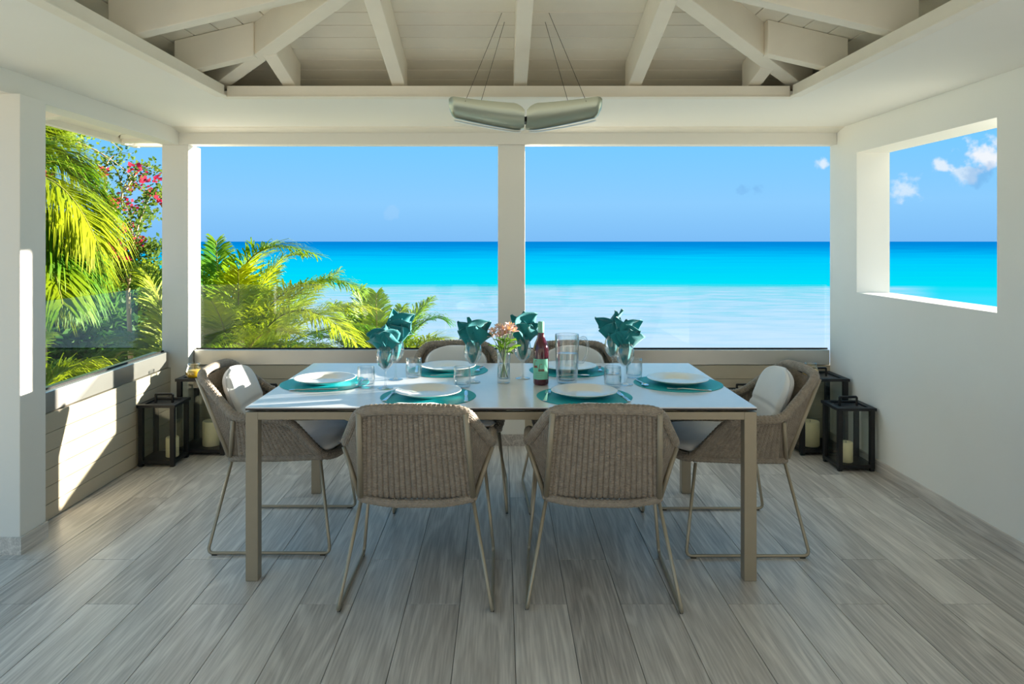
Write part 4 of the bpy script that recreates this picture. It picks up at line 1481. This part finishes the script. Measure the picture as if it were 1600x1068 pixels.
def tree(name, label, c, rad, n, size, seed, ground=-4.3, extra=()):
    rn = random.Random(seed)
    base = Vector((c.x, c.y, ground))
    r = empty(name, base)
    tag(r, label, 'tree', 'trees and shrubs beyond the left parapet')
    cc = c - base
    MB().tube([(0, 0, 0), cc * .5 + Vector((.1, .05, 0)), cc], [.13, .10, .05], 8).build('trunk', 'bark', r, smooth=True)
    for i in range(5):
        a = 2 * PI * i / 5 + rn.random()
        MB().tube([cc * .62, cc + Vector((math.cos(a) * rad[0] * .6, math.sin(a) * rad[1] * .6, rad[2] * rn.uniform(-.1, .5)))], [.045, .012], 6).build('branch', 'bark', r, smooth=True)
    m = MB()
    leaf_cloud(m, cc, rad, n, size, rn)
    for (ec, er, en) in extra:
        leaf_cloud(m, ec - base, er, en, size, rn)
    m.build('foliage', 'shrub_leaf', r, kind='stuff')
    return r


tree('leafy_tree', 'dark green leafy tree behind the left palm', at(88, 520, 8.8), (1.0, .9, 1.25), 7500, .12, 3, extra=[(at(80, 640, 8.8), (1.1, .9, 1.0), 4000)])
tree('leafy_tree', 'leafy green tree below the bougainvillea', at(190, 530, 9.6), (1.05, .9, .95), 7500, .12, 4, extra=[(at(190, 650, 9.6), (1.2, .9, 1.1), 4000)])
tree('leafy_tree', 'low green tree left of the corner column', at(262, 490, 11.5), (1.0, .9, .75), 4500, .13, 6, extra=[(at(262, 600, 11.5), (1.2, .9, 1.2), 3500)])
tree('leafy_tree', 'round green shrub under the tall palm', at(400, 655, 9.8), (1.7, .9, 1.1), 7000, .13, 8)


def bougainvillea(label, base_px, Yd, canes, flowers, seed):
    rn = random.Random(seed)
    top = at(base_px[0], base_px[1], Yd)
    base = Vector((top.x, top.y, -4.3))
    r = empty('bougainvillea', base)
    tag(r, label, 'bougainvillea')
    loc = lambda p: Vector(p) - base
    MB().tube(bez((0, 0, 0), loc(top) * .5 + Vector((.06, 0, 0)), loc(top), 12), [.045 - .022 * i / 12 for i in range(13)], 7).build('stem', 'cane', r, smooth=True)
    lv = MB()
    for (a, b, c, dens, dz) in canes:
        pts = [loc(p) for p in bez(at(a[0], a[1], Yd), at(b[0], b[1], Yd + dz * .5), at(c[0], c[1], Yd + dz), 20)]
        MB().tube(pts, [.010 - .008 * i / 20 for i in range(21)], 5).build('cane', 'cane', r, smooth=True)
        for i in range(2, 21):
            for _ in range(int(dens * rn.uniform(.3, 1.8))):
                p = pts[i] + Vector((rn.gauss(0, .05), rn.gauss(0, .05), rn.gauss(0, .05)))
                q = Vector((rn.gauss(0, 1), rn.gauss(0, 1), rn.gauss(0, 1))).normalized()
                b_ = q.orthogonal().normalized()
                s = rn.uniform(.03, .06)
                lv.add([p, p + q * s * .5 + b_ * s * .3, p + q * s, p + q * s * .5 - b_ * s * .3], [(0, 1, 2, 3)])
    lv.build('foliage', 'vine_leaf', r, kind='stuff')
    for (x, y, sz) in flowers:
        c = loc(at(x, y, Yd + rn.uniform(-.3, .3)))
        m = MB()
        for _ in range(int(17 * sz)):
            p = c + Vector((rn.gauss(0, 1), rn.gauss(0, 1), rn.gauss(0, .7))) * (.036 * sz)
            q = Vector((rn.gauss(0, 1), rn.gauss(0, 1), rn.gauss(.3, .8))).normalized()
            b_ = q.orthogonal().normalized()
            s = rn.uniform(.035, .06)
            m.add([p, p + q * s * .5 + b_ * s * .42, p + q * s, p + q * s * .5 - b_ * s * .42], [(0, 1, 2, 3)])
        m.build('flower_cluster', 'bract', r, kind='stuff')
    return r


bougainvillea('bougainvillea with pink flowers rising beside the corner column', (200, 450), 7.6, [
    ((200, 450), (207, 370), (190, 310), 16, 0), ((200, 440), (180, 350), (160, 300), 14, .2), ((205, 420), (222, 350), (250, 325), 12, .2), ((203, 400), (228, 320), (250, 300), 12, -.2),
    ((200, 430), (178, 390), (158, 385), 30, .1), ((205, 410), (230, 385), (250, 395), 18, .1), ((190, 320), (200, 280), (232, 255), 5, 0), ((180, 330), (150, 290), (118, 262), 8, .2),
    ((190, 310), (175, 255), (120, 225), 5, .2), ((165, 290), (150, 255), (95, 235), 4, .3), ((165, 300), (170, 250), (205, 240), 6, .1), ((195, 300), (225, 262), (252, 272), 6, .2),
    ((195, 440), (165, 425), (140, 440), 30, .3), ((200, 445), (225, 420), (248, 430), 24, .3)],
    [(212, 263, 1.2), (218, 293, 1.0), (231, 303, 1.3), (247, 305, 1.3), (243, 279, 1.2), (250, 316, .9), (211, 327, 1.3), (168, 311, 1.0), (176, 318, 1.1), (185, 314, .9), (195, 318, .8),
     (201, 356, 1.1), (191, 352, .9), (216, 378, 1.3), (168, 386, 1.2), (180, 384, 1.4), (188, 390, 1.0), (154, 266, .7), (140, 280, .6), (105, 265, .6), (166, 272, .5), (225, 275, .8), (205, 291, .7), (227, 283, .7),
     (158, 400, .8), (197, 405, .8), (170, 372, .7)], 31)
bougainvillea('bougainvillea canes with yellow green leaves arching under the left eave', (62, 330), 7.2, [
    ((62, 330), (66, 260), (72, 205), 26, 0), ((64, 290), (85, 215), (135, 232), 14, .2), ((64, 270), (90, 205), (120, 212), 14, -.2), ((62, 280), (60, 230), (50, 205), 24, 0),
    ((90, 215), (150, 235), (205, 275), 3, .2), ((70, 230), (130, 205), (190, 235), 2, .3)],
    [(74, 231, .8), (96, 222, .5), (70, 275, .6)], 37)
